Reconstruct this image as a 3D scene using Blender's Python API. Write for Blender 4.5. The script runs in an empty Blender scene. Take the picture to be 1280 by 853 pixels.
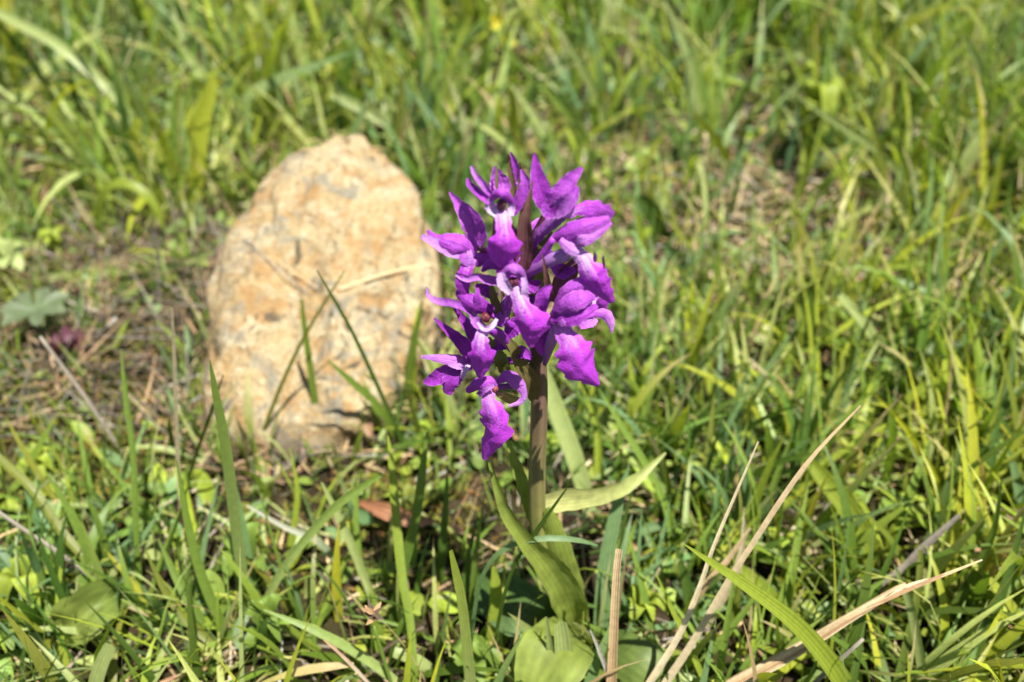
import bpy, bmesh, math, random
import numpy as np
from mathutils import Vector, Matrix, noise
from mathutils.bvhtree import BVHTree

random.seed(7)
rng = np.random.default_rng(11)
scene = bpy.context.scene
col = scene.collection

# ------------------------------------------------------------------ camera, sky, sun, exposure
CAM_H, PITCH, LENS = 0.25, math.radians(38), 30.0
FPX = 1280 * LENS / 36.0
FWD = Vector((0, math.cos(PITCH), -math.sin(PITCH)))
UPV = Vector((0, math.sin(PITCH), math.cos(PITCH)))
EYE = Vector((0, 0, CAM_H))
cam_d = bpy.data.cameras.new('camera')
cam_d.lens, cam_d.sensor_width = LENS, 36.0
cam_d.clip_start, cam_d.clip_end = 0.005, 500
cam_d.dof.use_dof = True
cam_d.dof.focus_distance = 0.206
cam_d.dof.aperture_fstop = 9.8
cam = bpy.data.objects.new('camera', cam_d)
cam.location = EYE
cam.rotation_euler = (math.pi / 2 - PITCH, 0, 0)
col.objects.link(cam)
scene.camera = cam

SUN_TO = Vector((0.23, -0.27, 0.935)).normalized()
SUN_EL = math.asin(SUN_TO.z)
SUN_AZ = math.atan2(SUN_TO.x, SUN_TO.y)
world = bpy.data.worlds.new('World')
scene.world = world
world.use_nodes = True
wn = world.node_tree
sky = wn.nodes.new('ShaderNodeTexSky')
sky.sky_type = 'NISHITA'
sky.sun_disc = False
sky.sun_elevation = SUN_EL
sky.sun_rotation = SUN_AZ
bg = wn.nodes['Background']
bg.inputs['Strength'].default_value = 0.05
wn.links.new(sky.outputs[0], bg.inputs[0])
sun_d = bpy.data.lights.new('sun', 'SUN')
sun_d.energy, sun_d.angle, sun_d.color = 5.0, math.radians(0.53), (1.0, 0.955, 0.88)
sun = bpy.data.objects.new('sun', sun_d)
sun.rotation_euler = (-SUN_TO).to_track_quat('-Z', 'Y').to_euler()
sun.location = SUN_TO * 5
col.objects.link(sun)
scene.view_settings.view_transform = 'Standard'
scene.view_settings.look = 'None'
scene.view_settings.exposure = 1.42
scene.view_settings.gamma = 1
scene.cycles.max_bounces = 8
scene.cycles.diffuse_bounces = 3
scene.cycles.transmission_bounces = 6
scene.cycles.use_denoising = True

# ------------------------------------------------------------------ rays, points, curves
def ray(px, py):
    return FWD + Vector((1, 0, 0)) * ((px - 640) / FPX) + UPV * ((426.5 - py) / FPX)

def at_y(px, py, Y):                       # the point of the place that lies Y metres ahead on that line of sight
    d = ray(px, py)
    return EYE + d * (Y / d.y)

def ground_pt(px, py, h=0.0):
    d = ray(px, py)
    return EYE + d * ((h - CAM_H) / d.z)

def spline(P, n):
    """Catmull-Rom through the rows of P (k, dim) -> n rows, spaced by length."""
    P = np.asarray(P, float)
    if len(P) == 2:
        t = np.linspace(0, 1, n)[:, None]
        return P[0] * (1 - t) + P[1] * t
    E = np.vstack([2 * P[0] - P[1], P, 2 * P[-1] - P[-2]])
    L = np.r_[0, np.cumsum(np.linalg.norm(np.diff(P[:, :3], axis=0), axis=1) + 1e-9)]
    out = []
    for s in np.linspace(0, L[-1], n):
        i = min(np.searchsorted(L, s, side='right') - 1, len(P) - 2)
        t = (s - L[i]) / (L[i + 1] - L[i])
        a, b, c, d = E[i], E[i + 1], E[i + 2], E[i + 3]
        out.append(0.5 * (2 * b + (c - a) * t + (2 * a - 5 * b + 4 * c - d) * t * t + (3 * b - a - 3 * c + d) * t ** 3))
    return np.array(out)

def unit(a):
    return a / (np.linalg.norm(a, axis=-1, keepdims=True) + 1e-12)

class MB:
    """collects geometry for one mesh: verts, faces, a colour and a (u, v, random) per vertex"""
    def __init__(self):
        self.v, self.f, self.c, self.p = [], [], [], []
    def add(self, v, f, c, p):
        o = len(self.v)
        self.v += [tuple(x) for x in v]
        self.f += [tuple(i + o for i in q) for q in f]
        self.c += c
        self.p += p
    def build(self, name, m, parent=None, smooth=True):
        me = bpy.data.meshes.new(name)
        me.from_pydata(self.v, [], self.f)
        a = me.attributes.new('Col', 'FLOAT_COLOR', 'POINT')
        a.data.foreach_set('color', np.array([(*c[:3], 1.0) for c in self.c], dtype=np.float32).ravel())
        a = me.attributes.new('pc', 'FLOAT_VECTOR', 'POINT')
        a.data.foreach_set('vector', np.array(self.p, dtype=np.float32).ravel())
        if smooth:
            me.polygons.foreach_set('use_smooth', [True] * len(me.polygons))
        me.materials.append(m)
        me.update()
        o = bpy.data.objects.new(name, me)
        col.objects.link(o)
        if parent is not None:
            o.parent = parent
            o.matrix_parent_inverse = Matrix.Translation(-parent.location)
        return o

def ribbon(mb, C, hw, c0, c1=None, face=None, roll=0.0, twist=0.0, fold=0.0, cup=0.0, m=3, wave=0.0, wavek=5.0,
           ruffle=0.0, asym=0.0, rib=0.0, crumple=0.0):
    """A leaf or petal: centre line C (n,3), half widths hw (n); face = direction it is turned to (default the camera)."""
    C = np.asarray(C, float)
    n = len(C)
    T = unit(np.gradient(C, axis=0))
    V = unit(np.array(EYE)[None] - C) if face is None else np.repeat(unit(np.array(face, float))[None], n, 0)
    W = np.cross(V, T)
    bad = np.linalg.norm(W, axis=1) < 1e-4
    W[bad] = np.array([1, 0, 0])
    W = unit(W)
    for i in range(1, n):
        if np.dot(W[i], W[i - 1]) < 0:
            W[i] = -W[i]
    N = unit(np.cross(T, W))
    s_ = np.linspace(0, 1, n)
    ang = (roll + twist * s_)[:, None]
    W2 = W * np.cos(ang) + N * np.sin(ang)
    N2 = unit(np.cross(T, W2))
    flip = np.sign(np.sum(N2 * V, 1, keepdims=True)); flip[flip == 0] = 1
    N2 = N2 * flip
    r = random.random()
    ph = random.uniform(0, 6.28)
    v, c, p = [], [], []
    if c1 is None: c1 = c0
    for i in range(n):
        for j in range(m):
            u = -1 + 2 * j / (m - 1)
            e = hw[i]
            if ruffle:
                e = e * (1 + ruffle * math.sin(wavek * 2.3 * s_[i] * 6.28 / 2 + ph + u * 1.7) * abs(u) + ruffle * .6 * math.sin(23 * s_[i] + ph * 2 + 3 * u) * abs(u))
            off = e * (fold * abs(u) + cup * u * u)
            if wave:
                off += hw[i] * wave * math.sin(wavek * s_[i] * 6.28 + ph + u * 1.2) * abs(u) ** 1.5
            if rib: off += hw[i] * rib * math.cos(u * 17 + 2 * math.sin(s_[i] * 5 + ph))
            if crumple:
                q3 = Vector(C[i] + W2[i] * e * u) * 420 + Vector((ph, 0, 0))
                off += hw[i] * crumple * (noise.noise(q3) + .7 * noise.noise(q3 * 2.3) + .35 * noise.noise(q3 * 5.1))
            v.append(C[i] + W2[i] * e * (u + asym * (1 - u * u)) + N2[i] * off)
            k = s_[i]
            c.append(tuple(c0[q] * (1 - k) + c1[q] * k for q in range(3)))
            p.append((u, k, r))
    f = []
    for i in range(n - 1):
        for j in range(m - 1):
            a = i * m + j
            f.append((a, a + 1, a + m + 1, a + m))
    mb.add(v, f, c, p)

def tube(mb, C, R, c0, c1=None, k=8, ridge=0.0, cap=True):
    C = np.asarray(C, float); n = len(C)
    T = unit(np.gradient(C, axis=0))
    X = np.zeros_like(C)
    x = np.cross(T[0], [0.31, 0.77, 0.55]); x /= np.linalg.norm(x)
    for i in range(n):
        x = x - T[i] * np.dot(x, T[i]); x /= np.linalg.norm(x); X[i] = x
    Y = np.cross(T, X)
    if c1 is None: c1 = c0
    r = random.random()
    v, f, c, p = [], [], [], []
    for i in range(n):
        s = i / (n - 1)
        for j in range(k):
            a = 2 * math.pi * j / k
            rr = R[i] * (1 + ridge * math.cos(5 * a))
            v.append(C[i] + rr * (X[i] * math.cos(a) + Y[i] * math.sin(a)))
            c.append(tuple(c0[q] * (1 - s) + c1[q] * s for q in range(3))); p.append((2 * j / k - 1, s, r))
    for i in range(n - 1):
        for j in range(k):
            f.append((i * k + j, i * k + (j + 1) % k, (i + 1) * k + (j + 1) % k, (i + 1) * k + j))
    if cap:
        f.append(tuple(range(k))[::-1]); f.append(tuple((n - 1) * k + j for j in range(k)))
    mb.add(v, f, c, p)

def blob(mb, center, size, c0, seg=10, rings=7, rough=0.0, rot=None):
    v, f, c, p = [], [], [], []
    for i in range(rings + 1):
        th = math.pi * i / rings
        for j in range(seg):
            ph = 2 * math.pi * j / seg
            d = Vector((math.sin(th) * math.cos(ph), math.sin(th) * math.sin(ph), math.cos(th)))
            k = 1 + rough * noise.noise(d * 2.3 + Vector(center) * 300)
            q = Vector((d.x * size[0], d.y * size[1], d.z * size[2])) * k
            if rot is not None: q = rot @ q
            v.append(np.array(center) + np.array(q)); c.append(c0); p.append((2 * j / seg - 1, i / rings, 0.5))
    for i in range(rings):
        for j in range(seg):
            f.append((i * seg + j, i * seg + (j + 1) % seg, (i + 1) * seg + (j + 1) % seg, (i + 1) * seg + j))
    mb.add(v, f, c, p)

def tag(o, label=None, cat=None, group=None, kind=None):
    if label: o['label'] = label
    if cat: o['category'] = cat
    if group: o['group'] = group
    if kind: o['kind'] = kind
    return o

def empty(name, loc):
    o = bpy.data.objects.new(name, None)
    o.location = loc
    o.empty_display_size = 0.01
    col.objects.link(o)
    return o

# ------------------------------------------------------------------ materials
def new_mat(name):
    m = bpy.data.materials.new(name)
    m.use_nodes = True
    nt = m.node_tree
    nt.nodes.clear()
    return m, nt

def nd(nt, t, **kw):
    n = nt.nodes.new(t)
    for k, v in kw.items():
        if k.startswith('_'): setattr(n, k[1:], v)
        else: n.inputs[k].default_value = v
    return n

def math_n(nt, op, a, b=None, c=None):
    n = nt.nodes.new('ShaderNodeMath'); n.operation = op
    for i, x in enumerate((a, b, c)):
        if x is None: continue
        if hasattr(x, 'links'): nt.links.new(x, n.inputs[i])
        else: n.inputs[i].default_value = x
    return n.outputs[0]

def mixc(nt, f, a, b, mode='MIX'):
    n = nt.nodes.new('ShaderNodeMix'); n.data_type = 'RGBA'; n.blend_type = mode
    for s, x in ((n.inputs[0], f), (n.inputs[6], a), (n.inputs[7], b)):
        if hasattr(x, 'links'): nt.links.new(x, s)
        else: s.default_value = x if not isinstance(x, tuple) else (*x, 1.0)[:4]
    return n.outputs[2]

def ramp(nt, f, stops):
    n = nt.nodes.new('ShaderNodeValToRGB')
    e = n.color_ramp.elements
    while len(e) < len(stops): e.new(0.5)
    for i, (pos, c) in enumerate(stops):
        e[i].position = pos
        e[i].color = (*c, 1.0) if isinstance(c, tuple) else (c, c, c, 1.0)
    nt.links.new(f, n.inputs[0])
    return n.outputs[0]

def noise_t(nt, vec, scale, detail=3, rough=0.55, dist=0.0):
    n = nt.nodes.new('ShaderNodeTexNoise')
    n.inputs['Scale'].default_value = scale
    n.inputs['Detail'].default_value = detail
    n.inputs['Roughness'].default_value = rough
    n.inputs['Distortion'].default_value = dist
    nt.links.new(vec, n.inputs['Vector'])
    return n.outputs['Fac']

def leafy(name, trans=0.35, rough=0.42, spec=0.4, veins=0.25, vein_k=16.0, mottle=0.25, tint=(1.15, 1.2, 0.55), bump=0.15, col_fn=None, mscale=500, vb=0.5, bs=4.0):
    """thin living tissue: reflects from one side and lets light through to the other"""
    m, nt = new_mat(name)
    col_a = nd(nt, 'ShaderNodeAttribute', _attribute_name='Col')
    pc = nd(nt, 'ShaderNodeAttribute', _attribute_name='pc')
    sep = nt.nodes.new('ShaderNodeSeparateXYZ'); nt.links.new(pc.outputs['Vector'], sep.inputs[0])
    tc = nt.nodes.new('ShaderNodeTexCoord')
    u, v, r = sep.outputs[0], sep.outputs[1], sep.outputs[2]
    c = col_a.outputs['Color']
    if col_fn: c = col_fn(nt, c, u, v, r, tc.outputs['Object'])
    nz = noise_t(nt, tc.outputs['Object'], mscale, 3)
    f = math_n(nt, 'MULTIPLY_ADD', nz, 2 * mottle, 1 - mottle)
    wv = math_n(nt, 'SINE', math_n(nt, 'MULTIPLY', u, vein_k))
    f2 = math_n(nt, 'MULTIPLY_ADD', wv, veins * .5, 1.0)
    f = math_n(nt, 'MULTIPLY', f, f2)
    cc = nt.nodes.new('ShaderNodeCombineColor')
    for i in range(3): nt.links.new(f, cc.inputs[i])
    c = mixc(nt, 1.0, c, cc.outputs[0], 'MULTIPLY')
    pb = nt.nodes.new('ShaderNodeBsdfPrincipled')
    nt.links.new(c, pb.inputs['Base Color'])
    pb.inputs['Roughness'].default_value = rough
    pb.inputs['Specular IOR Level'].default_value = spec
    tr = nt.nodes.new('ShaderNodeBsdfTranslucent')
    ct = mixc(nt, 1.0, c, tint, 'MULTIPLY')
    nt.links.new(ct, tr.inputs[0])
    bm_ = nt.nodes.new('ShaderNodeBump')
    bm_.inputs['Strength'].default_value = bump
    bm_.inputs['Distance'].default_value = 0.0003
    hsum = math_n(nt, 'ADD', math_n(nt, 'MULTIPLY', wv, vb), math_n(nt, 'MULTIPLY', noise_t(nt, tc.outputs['Object'], mscale * bs, 2), 1.2))
    nt.links.new(hsum, bm_.inputs['Height'])
    nt.links.new(bm_.outputs[0], pb.inputs['Normal'])
    mx = nt.nodes.new('ShaderNodeMixShader')
    mx.inputs[0].default_value = trans
    nt.links.new(pb.outputs[0], mx.inputs[1]); nt.links.new(tr.outputs[0], mx.inputs[2])
    out = nt.nodes.new('ShaderNodeOutputMaterial')
    nt.links.new(mx.outputs[0], out.inputs[0])
    return m

M_GRASS = leafy('grass_blade', trans=0.46, rough=0.40, spec=0.30, veins=0.28, vein_k=14)
M_LEAF = leafy('broad_leaf', trans=0.32, rough=0.5, spec=0.28, veins=0.15, vein_k=19, mottle=0.5, mscale=240, vb=0.3)
M_STRAW = leafy('dry_straw', trans=0.10, rough=0.55, spec=0.3, veins=0.4, vein_k=11, mottle=0.35, tint=(1, .9, .7), bump=0.4)
M_MOSS = leafy('moss', trans=0.25, rough=0.7, spec=0.1, veins=0.0, mottle=0.3)

def petal_col(nt, c, u, v, r, obj):
    n1 = noise_t(nt, obj, 260, 3)
    c = mixc(nt, math_n(nt, 'MULTIPLY', n1, 0.45), c, (0.36, 0.05, 0.42))
    mid = math_n(nt, 'POWER', math_n(nt, 'SUBTRACT', 1.0, math_n(nt, 'ABSOLUTE', u)), 6.0)
    shade = ramp(nt, noise_t(nt, obj, 190, 3, 0.6), [(0.34, 0.55), (0.52, 0.0)])  # fold shading painted into the colour as random dark patches
    c = mixc(nt, shade, c, (0.13, 0.010, 0.20))
    rim = ramp(nt, math_n(nt, 'ABSOLUTE', u), [(0.86, 0.0), (0.98, 0.45)])
    c = mixc(nt, rim, c, (0.50, 0.22, 0.56))
    vein = ramp(nt, math_n(nt, 'SINE', math_n(nt, 'MULTIPLY', math_n(nt, 'MULTIPLY_ADD', noise_t(nt, obj, 300, 2), 0.25, u), 24.0)), [(0.45, 0.0), (1.0, 0.38)])
    c = mixc(nt, vein, c, (0.12, 0.01, 0.17))
    return mixc(nt, math_n(nt, 'MULTIPLY', mid, 0.25), c, (0.10, 0.01, 0.14))

def lip_col(nt, c, u, v, r, obj, pale=0.68):
    # a white throat that runs out in streaks into the purple blade, with dark violet dashes
    n1 = noise_t(nt, obj, 420, 3)
    a = math_n(nt, 'ABSOLUTE', u)
    streak = math_n(nt, 'MULTIPLY', math_n(nt, 'SINE', math_n(nt, 'MULTIPLY_ADD', u, 11.0, 1.2)), 0.09)
    edge = math_n(nt, 'ADD', v, math_n(nt, 'ADD', streak, math_n(nt, 'MULTIPLY', a, 0.22)))
    edge = math_n(nt, 'ADD', edge, math_n(nt, 'MULTIPLY_ADD', n1, 0.16, -0.08))
    w = ramp(nt, edge, [(0.0, 0.9), (0.22, 0.8), (0.36, 0.28), (0.50, 0.0)])
    c2 = mixc(nt, math_n(nt, 'MULTIPLY', noise_t(nt, obj, 900, 2), 0.5), c, (0.40, 0.05, 0.48))
    c3 = mixc(nt, math_n(nt, 'MULTIPLY', w, pale), c2, (0.66, 0.50, 0.70))
    dash = ramp(nt, noise_t(nt, obj, 700, 1), [(0.60, 0.0), (0.68, 1.0)])
    band = ramp(nt, v, [(0.18, 0.0), (0.30, 1.0), (0.55, 1.0), (0.68, 0.0)])
    dd = math_n(nt, 'MULTIPLY', math_n(nt, 'MULTIPLY', dash, band), math_n(nt, 'SUBTRACT', 0.75, math_n(nt, 'MULTIPLY', a, 0.7)))
    return mixc(nt, dd, c3, (0.13, 0.01, 0.19))

PT = (1.05, 0.75, 1.05)
M_PETAL = leafy('orchid_petal', trans=0.30, rough=0.5, spec=0.18, veins=0.07, vein_k=15, mottle=0.3, tint=PT, bump=0.6, col_fn=petal_col, vb=0.10, bs=1.1, mscale=1900)
M_LIP = leafy('orchid_lip', trans=0.32, rough=0.5, spec=0.2, veins=0.08, vein_k=13, mottle=0.3, tint=PT, bump=0.7, col_fn=lip_col, vb=0.08, bs=1.1, mscale=2000)
M_LIP2 = leafy('orchid_lip_darker', trans=0.32, rough=0.5, spec=0.2, veins=0.08, vein_k=13, mottle=0.3, tint=PT, bump=0.7, col_fn=lambda *a: lip_col(*a, pale=0.32), vb=0.08, bs=1.1, mscale=2000)
M_PALE = leafy('orchid_throat', trans=0.30, rough=0.42, spec=0.35, veins=0.12, vein_k=9, mottle=0.14, tint=(1, .92, 1), bump=0.2, mscale=600)
M_STEM = leafy('orchid_stem', trans=0.0, rough=0.42, spec=0.4, veins=0.22, vein_k=18, mottle=0.22, bump=0.2, mscale=350)
M_BRACT = leafy('orchid_bract', trans=0.28, rough=0.42, spec=0.4, veins=0.22, vein_k=14, mottle=0.22, bump=0.2, mscale=400)

def rock_material():
    m, nt = new_mat('sandy_rock')
    tc = nt.nodes.new('ShaderNodeTexCoord'); o = tc.outputs['Object']
    big = noise_t(nt, o, 30, 5, 0.6, 0.9)
    c = ramp(nt, big, [(0.30, (0.243, 0.158, 0.068)), (0.44, (0.300, 0.223, 0.108)), (0.56, (0.340, 0.273, 0.157)), (0.70, (0.372, 0.334, 0.223))])
    mid = noise_t(nt, o, 110, 4, 0.65, 0.8)
    c = mixc(nt, ramp(nt, mid, [(0.46, 0.0), (0.64, 0.7)]), c, (0.381, 0.344, 0.232))
    rust = ramp(nt, noise_t(nt, o, 68, 3, 0.6, 1.0), [(0.50, 0.0), (0.62, 0.8)])
    c = mixc(nt, rust, c, (0.251, 0.143, 0.053))
    grey = ramp(nt, noise_t(nt, o, 48, 4, 0.6, 1.5), [(0.53, 0.0), (0.63, 0.85)])
    c = mixc(nt, grey, c, (0.155, 0.158, 0.130))
    spot = ramp(nt, noise_t(nt, o, 120, 2, 0.5, 1.0), [(0.59, 0.0), (0.65, 0.95)])
    spotm = ramp(nt, noise_t(nt, o, 28, 2), [(0.44, 0.0), (0.56, 1.0)])
    c = mixc(nt, math_n(nt, 'MULTIPLY', spot, spotm), c, (0.040, 0.038, 0.028))
    pit = ramp(nt, noise_t(nt, o, 330, 3, 0.6, 0.6), [(0.60, 0.0), (0.67, 0.85)])
    c = mixc(nt, pit, c, (0.095, 0.073, 0.044))
    fine = noise_t(nt, o, 600, 3, 0.7)
    c = mixc(nt, ramp(nt, fine, [(0.38, 0.55), (0.6, 0.0)]), c, (0.138, 0.085, 0.034))
    sx = nt.nodes.new('ShaderNodeNewGeometry'); sz = nt.nodes.new('ShaderNodeSeparateXYZ'); nt.links.new(sx.outputs['Position'], sz.inputs[0])
    foot_dark = math_n(nt, 'ADD', math_n(nt, 'MULTIPLY', sz.outputs[2], 40.0), math_n(nt, 'MULTIPLY', mid, 0.5))
    c = mixc(nt, ramp(nt, foot_dark, [(0.25, 0.8), (0.65, 0.0)]), c, (0.069, 0.050, 0.027))      # darker brown towards the foot
    pb = nt.nodes.new('ShaderNodeBsdfPrincipled')
    nt.links.new(c, pb.inputs['Base Color'])
    pb.inputs['Roughness'].default_value = 0.85
    pb.inputs['Specular IOR Level'].default_value = 0.25
    b = nt.nodes.new('ShaderNodeBump'); b.inputs['Strength'].default_value = 0.9; b.inputs['Distance'].default_value = 0.0022
    nt.links.new(math_n(nt, 'ADD', math_n(nt, 'MULTIPLY', mid, 1.2), math_n(nt, 'MULTIPLY', fine, 0.6)), b.inputs['Height'])
    nt.links.new(b.outputs[0], pb.inputs['Normal'])
    out = nt.nodes.new('ShaderNodeOutputMaterial'); nt.links.new(pb.outputs[0], out.inputs[0])
    return m
M_ROCK = rock_material()

def ground_material():
    m, nt = new_mat('meadow_soil')
    tc = nt.nodes.new('ShaderNodeTexCoord'); o = tc.outputs['Object']
    a = noise_t(nt, o, 60, 5, 0.65)
    c = ramp(nt, a, [(0.3, (0.010, 0.007, 0.004)), (0.52, (0.026, 0.018, 0.010)), (0.72, (0.075, 0.052, 0.028))])
    g = ramp(nt, noise_t(nt, o, 22, 3), [(0.45, 0.0), (0.65, 0.6)])
    c = mixc(nt, g, c, (0.035, 0.035, 0.010))
    geo = nt.nodes.new('ShaderNodeNewGeometry')
    ln = nt.nodes.new('ShaderNodeVectorMath'); ln.operation = 'LENGTH'; nt.links.new(geo.outputs['Position'], ln.inputs[0])
    far = ramp(nt, math_n(nt, 'MULTIPLY', ln.outputs['Value'], 0.25), [(0.35, 0.0), (0.75, 1.0)])
    c = mixc(nt, far, c, (0.07, 0.10, 0.028))
    pb = nt.nodes.new('ShaderNodeBsdfPrincipled')
    nt.links.new(c, pb.inputs['Base Color']); pb.inputs['Roughness'].default_value = 0.95
    pb.inputs['Specular IOR Level'].default_value = 0.1
    b = nt.nodes.new('ShaderNodeBump'); b.inputs['Strength'].default_value = 0.8; b.inputs['Distance'].default_value = 0.004
    nt.links.new(noise_t(nt, o, 220, 5, 0.7), b.inputs['Height']); nt.links.new(b.outputs[0], pb.inputs['Normal'])
    out = nt.nodes.new('ShaderNodeOutputMaterial'); nt.links.new(pb.outputs[0], out.inputs[0])
    return m
M_GROUND = ground_material()

# ------------------------------------------------------------------ ground
def terrain(x, y):
    return 0.0022 * np.sin(x * 41 + 1.3) * np.sin(y * 37 + .4) + 0.0016 * np.sin(x * 97 + y * 63) + 0.001 * np.sin(x * 171 - y * 149) - 0.002

def axis(c, half, step, far):
    a = list(np.arange(0, half, step)); s = step
    while a[-1] < far: s *= 1.35; a.append(a[-1] + s)
    a = np.array(a)
    return np.r_[-a[:0:-1], a] + c

def build_ground():
    xs, ys = axis(0, 0.75, 0.006, 120), axis(0.55, 0.65, 0.006, 120)
    X, Y = np.meshgrid(xs, ys)
    fade = np.clip(2 - np.hypot(X, Y - .5), 0, 1)
    Z = terrain(X, Y) * fade
    v = np.stack([X, Y, Z], -1).reshape(-1, 3)
    ny, nx = X.shape
    i = (np.arange(ny - 1)[:, None] * nx + np.arange(nx - 1)[None]).ravel()
    q = np.stack([i, i + 1, i + nx + 1, i + nx], 1)
    return grid_mesh('ground', v, q, M_GROUND)

def grid_mesh(name, v, q, mat, colr=None, pc=None):
    me = bpy.data.meshes.new(name)
    me.vertices.add(len(v)); me.vertices.foreach_set('co', v.astype(np.float32).ravel())
    me.loops.add(q.size); me.loops.foreach_set('vertex_index', q.astype(np.int32).ravel())
    me.polygons.add(len(q)); me.polygons.foreach_set('loop_start', np.arange(0, q.size, 4, dtype=np.int32))
    me.polygons.foreach_set('use_smooth', np.ones(len(q), dtype=bool))
    if colr is not None:
        a = me.attributes.new('Col', 'FLOAT_COLOR', 'POINT')
        a.data.foreach_set('color', np.concatenate([colr, np.ones((len(colr), 1))], 1).astype(np.float32).ravel())
        a = me.attributes.new('pc', 'FLOAT_VECTOR', 'POINT'); a.data.foreach_set('vector', pc.astype(np.float32).ravel())
    me.materials.append(mat)
    me.update(calc_edges=True); me.validate()
    o = bpy.data.objects.new(name, me); col.objects.link(o)
    return o

tag(build_ground(), kind='structure')

# ------------------------------------------------------------------ rock
def build_rock():
    bm = bmesh.new()
    bmesh.ops.create_icosphere(bm, subdivisions=6, radius=1.0)
    ctr = at_y(405, 362, 0.303)
    sl = math.radians(33)
    nrm = Vector((0, -math.sin(sl), math.cos(sl)))
    al = Vector((0, math.cos(sl), math.sin(sl)))
    ax = Vector((1, 0, 0))
    ctr = ctr - nrm * 0.030
    for vt in bm.verts:
        d = vt.co.copy()
        e = 2.06
        k = ((abs(d.x) ** e + abs(d.y) ** e) ** (3.2 / e) + abs(d.z) ** 3.2) ** (-1 / 3.2)
        q = d * k
        taper = 1.05 - 0.09 * q.y        # narrower towards the top
        skew = 0.06 * q.y + (0.34 * q.y if q.y < -.25 else -0.085)
        p = ax * ((q.x * taper + skew) * 0.0480) + al * (q.y * 0.088) + nrm * (q.z * 0.033)
        s = d * 1.3
        h = 0.0060 * noise.noise(s * 1.6 + Vector((3, 1, 7))) + 0.0022 * noise.noise(s * 3.6)
        h += 0.0010 * noise.noise(s * 9) + 0.0004 * noise.noise(s * 21) + 0.0022 * noise.noise(s * 5.3 + Vector((4, 4, 1)))
        cell = noise.voronoi(s * 7.5)[0][0]
        h -= 0.0034 * max(0.0, 0.36 - cell) * 3 * (0.5 + noise.noise(s * 2.2 + Vector((9, 0, 0))))
        crack = abs(noise.noise(s * 2.1 + Vector((0, 5, 2))))
        h -= 0.0030 * max(0, 1 - crack * 12)
        p += d.normalized() * h if False else (ax * d.x + al * d.y + nrm * d.z) * h
        vt.co = p
    me = bpy.data.meshes.new('rock')
    bm.to_mesh(me); 
    bm.free()
    me.polygons.foreach_set('use_smooth', [True] * len(me.polygons))
    me.materials.append(M_ROCK)
    o = bpy.data.objects.new('rock', me); o.location = ctr
    col.objects.link(o)
    tag(o, 'rounded ochre and cream rock lying bare in the grass behind the orchid', 'rock')
    bvh = BVHTree.FromPolygons([v.co + ctr for v in me.vertices], [tuple(p.vertices) for p in me.polygons])
    return o, bvh
rock, ROCK_BVH = build_rock()

# ------------------------------------------------------------------ orchid
Y0 = ground_pt(712, 790).y
ORCHID = empty('orchid', ground_pt(712, 790))
tag(ORCHID, 'purple wild orchid in full flower on a stout brownish stem', 'orchid')

def sp(px, py, d):                       # a point d millimetres nearer than the stalk's own plane
    return at_y(px, py, Y0 - d / 1000.0)

def organ(pts, w, n=14):
    P = np.array([[*sp(*p), w_ * (Y0 - p[2] / 1000) / ray(p[0], p[1]).y / FPX * 0.5] for p, w_ in zip(pts, w)])
    S = spline(P, n)
    return S[:, :3], np.maximum(S[:, 3], 0.00008)

PUR = (0.29, 0.040, 0.40); PUR2 = (0.37, 0.085, 0.48); DRK = (0.14, 0.014, 0.20); LIL = (0.40, 0.22, 0.50); WHT = (0.52, 0.37, 0.58)  # DRK puts the spike's own shade into petal colour; withered tips use it too
LIPC = (0.41, 0.046, 0.54); MAR = (0.13, 0.035, 0.05); BRN = (0.12, 0.07, 0.045); OLV = (0.11, 0.10, 0.025)

def petal(name, par, pts, w, c0=PUR, c1=None, mat=None, **kw):
    C, hw = organ(pts, w, max(24, kw.pop('n', 24)))
    mb = MB()
    kw['m'] = max(13, kw.get('m', 13)); kw.setdefault('cup', 0.35); kw.setdefault('wave', 0.07); kw.setdefault('rib', 0.007); kw.setdefault('crumple', 0.11); kw.setdefault('ruffle', 0.05); kw.setdefault('twist', random.uniform(-.35, .35)); kw.setdefault('fold', random.uniform(-.12, .2))
    ribbon(mb, C, hw, c0, c1, **kw)
    o = mb.build(name, mat or M_PETAL, par)
    return o

def stalk(name, par, pts, w, c0, c1=None, mat=None, k=10, ridge=0.0):
    C, hw = organ(pts, w, 12)
    mb = MB(); tube(mb, C, hw, c0, c1, k=k, ridge=ridge)
    return mb.build(name, mat or M_STEM, par)

def column(par, px, py, d, sx, sy, c=(0.09, 0.018, 0.045)):
    sx *= .8; sy *= .8
    """the fused centre of the flower: a small maroon knob with two pollen sacs"""
    C = np.array(sp(px, py, d)); u = 0.00019
    mb = MB()
    blob(mb, C, (sx * u * .5, sx * u * .5, sy * u * .5), c, rough=.25)
    blob(mb, C + np.array([-sx * u * .22, -sx * u * .3, sy * u * .12]), (sx * u * .2, sx * u * .2, sy * u * .3), (0.15, 0.04, 0.06))
    blob(mb, C + np.array([sx * u * .22, -sx * u * .3, sy * u * .12]), (sx * u * .2, sx * u * .2, sy * u * .3), (0.15, 0.04, 0.06))
    o = mb.build('column', M_PALE, par)
    o['kind'] = 'stuff'
    return o

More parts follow.
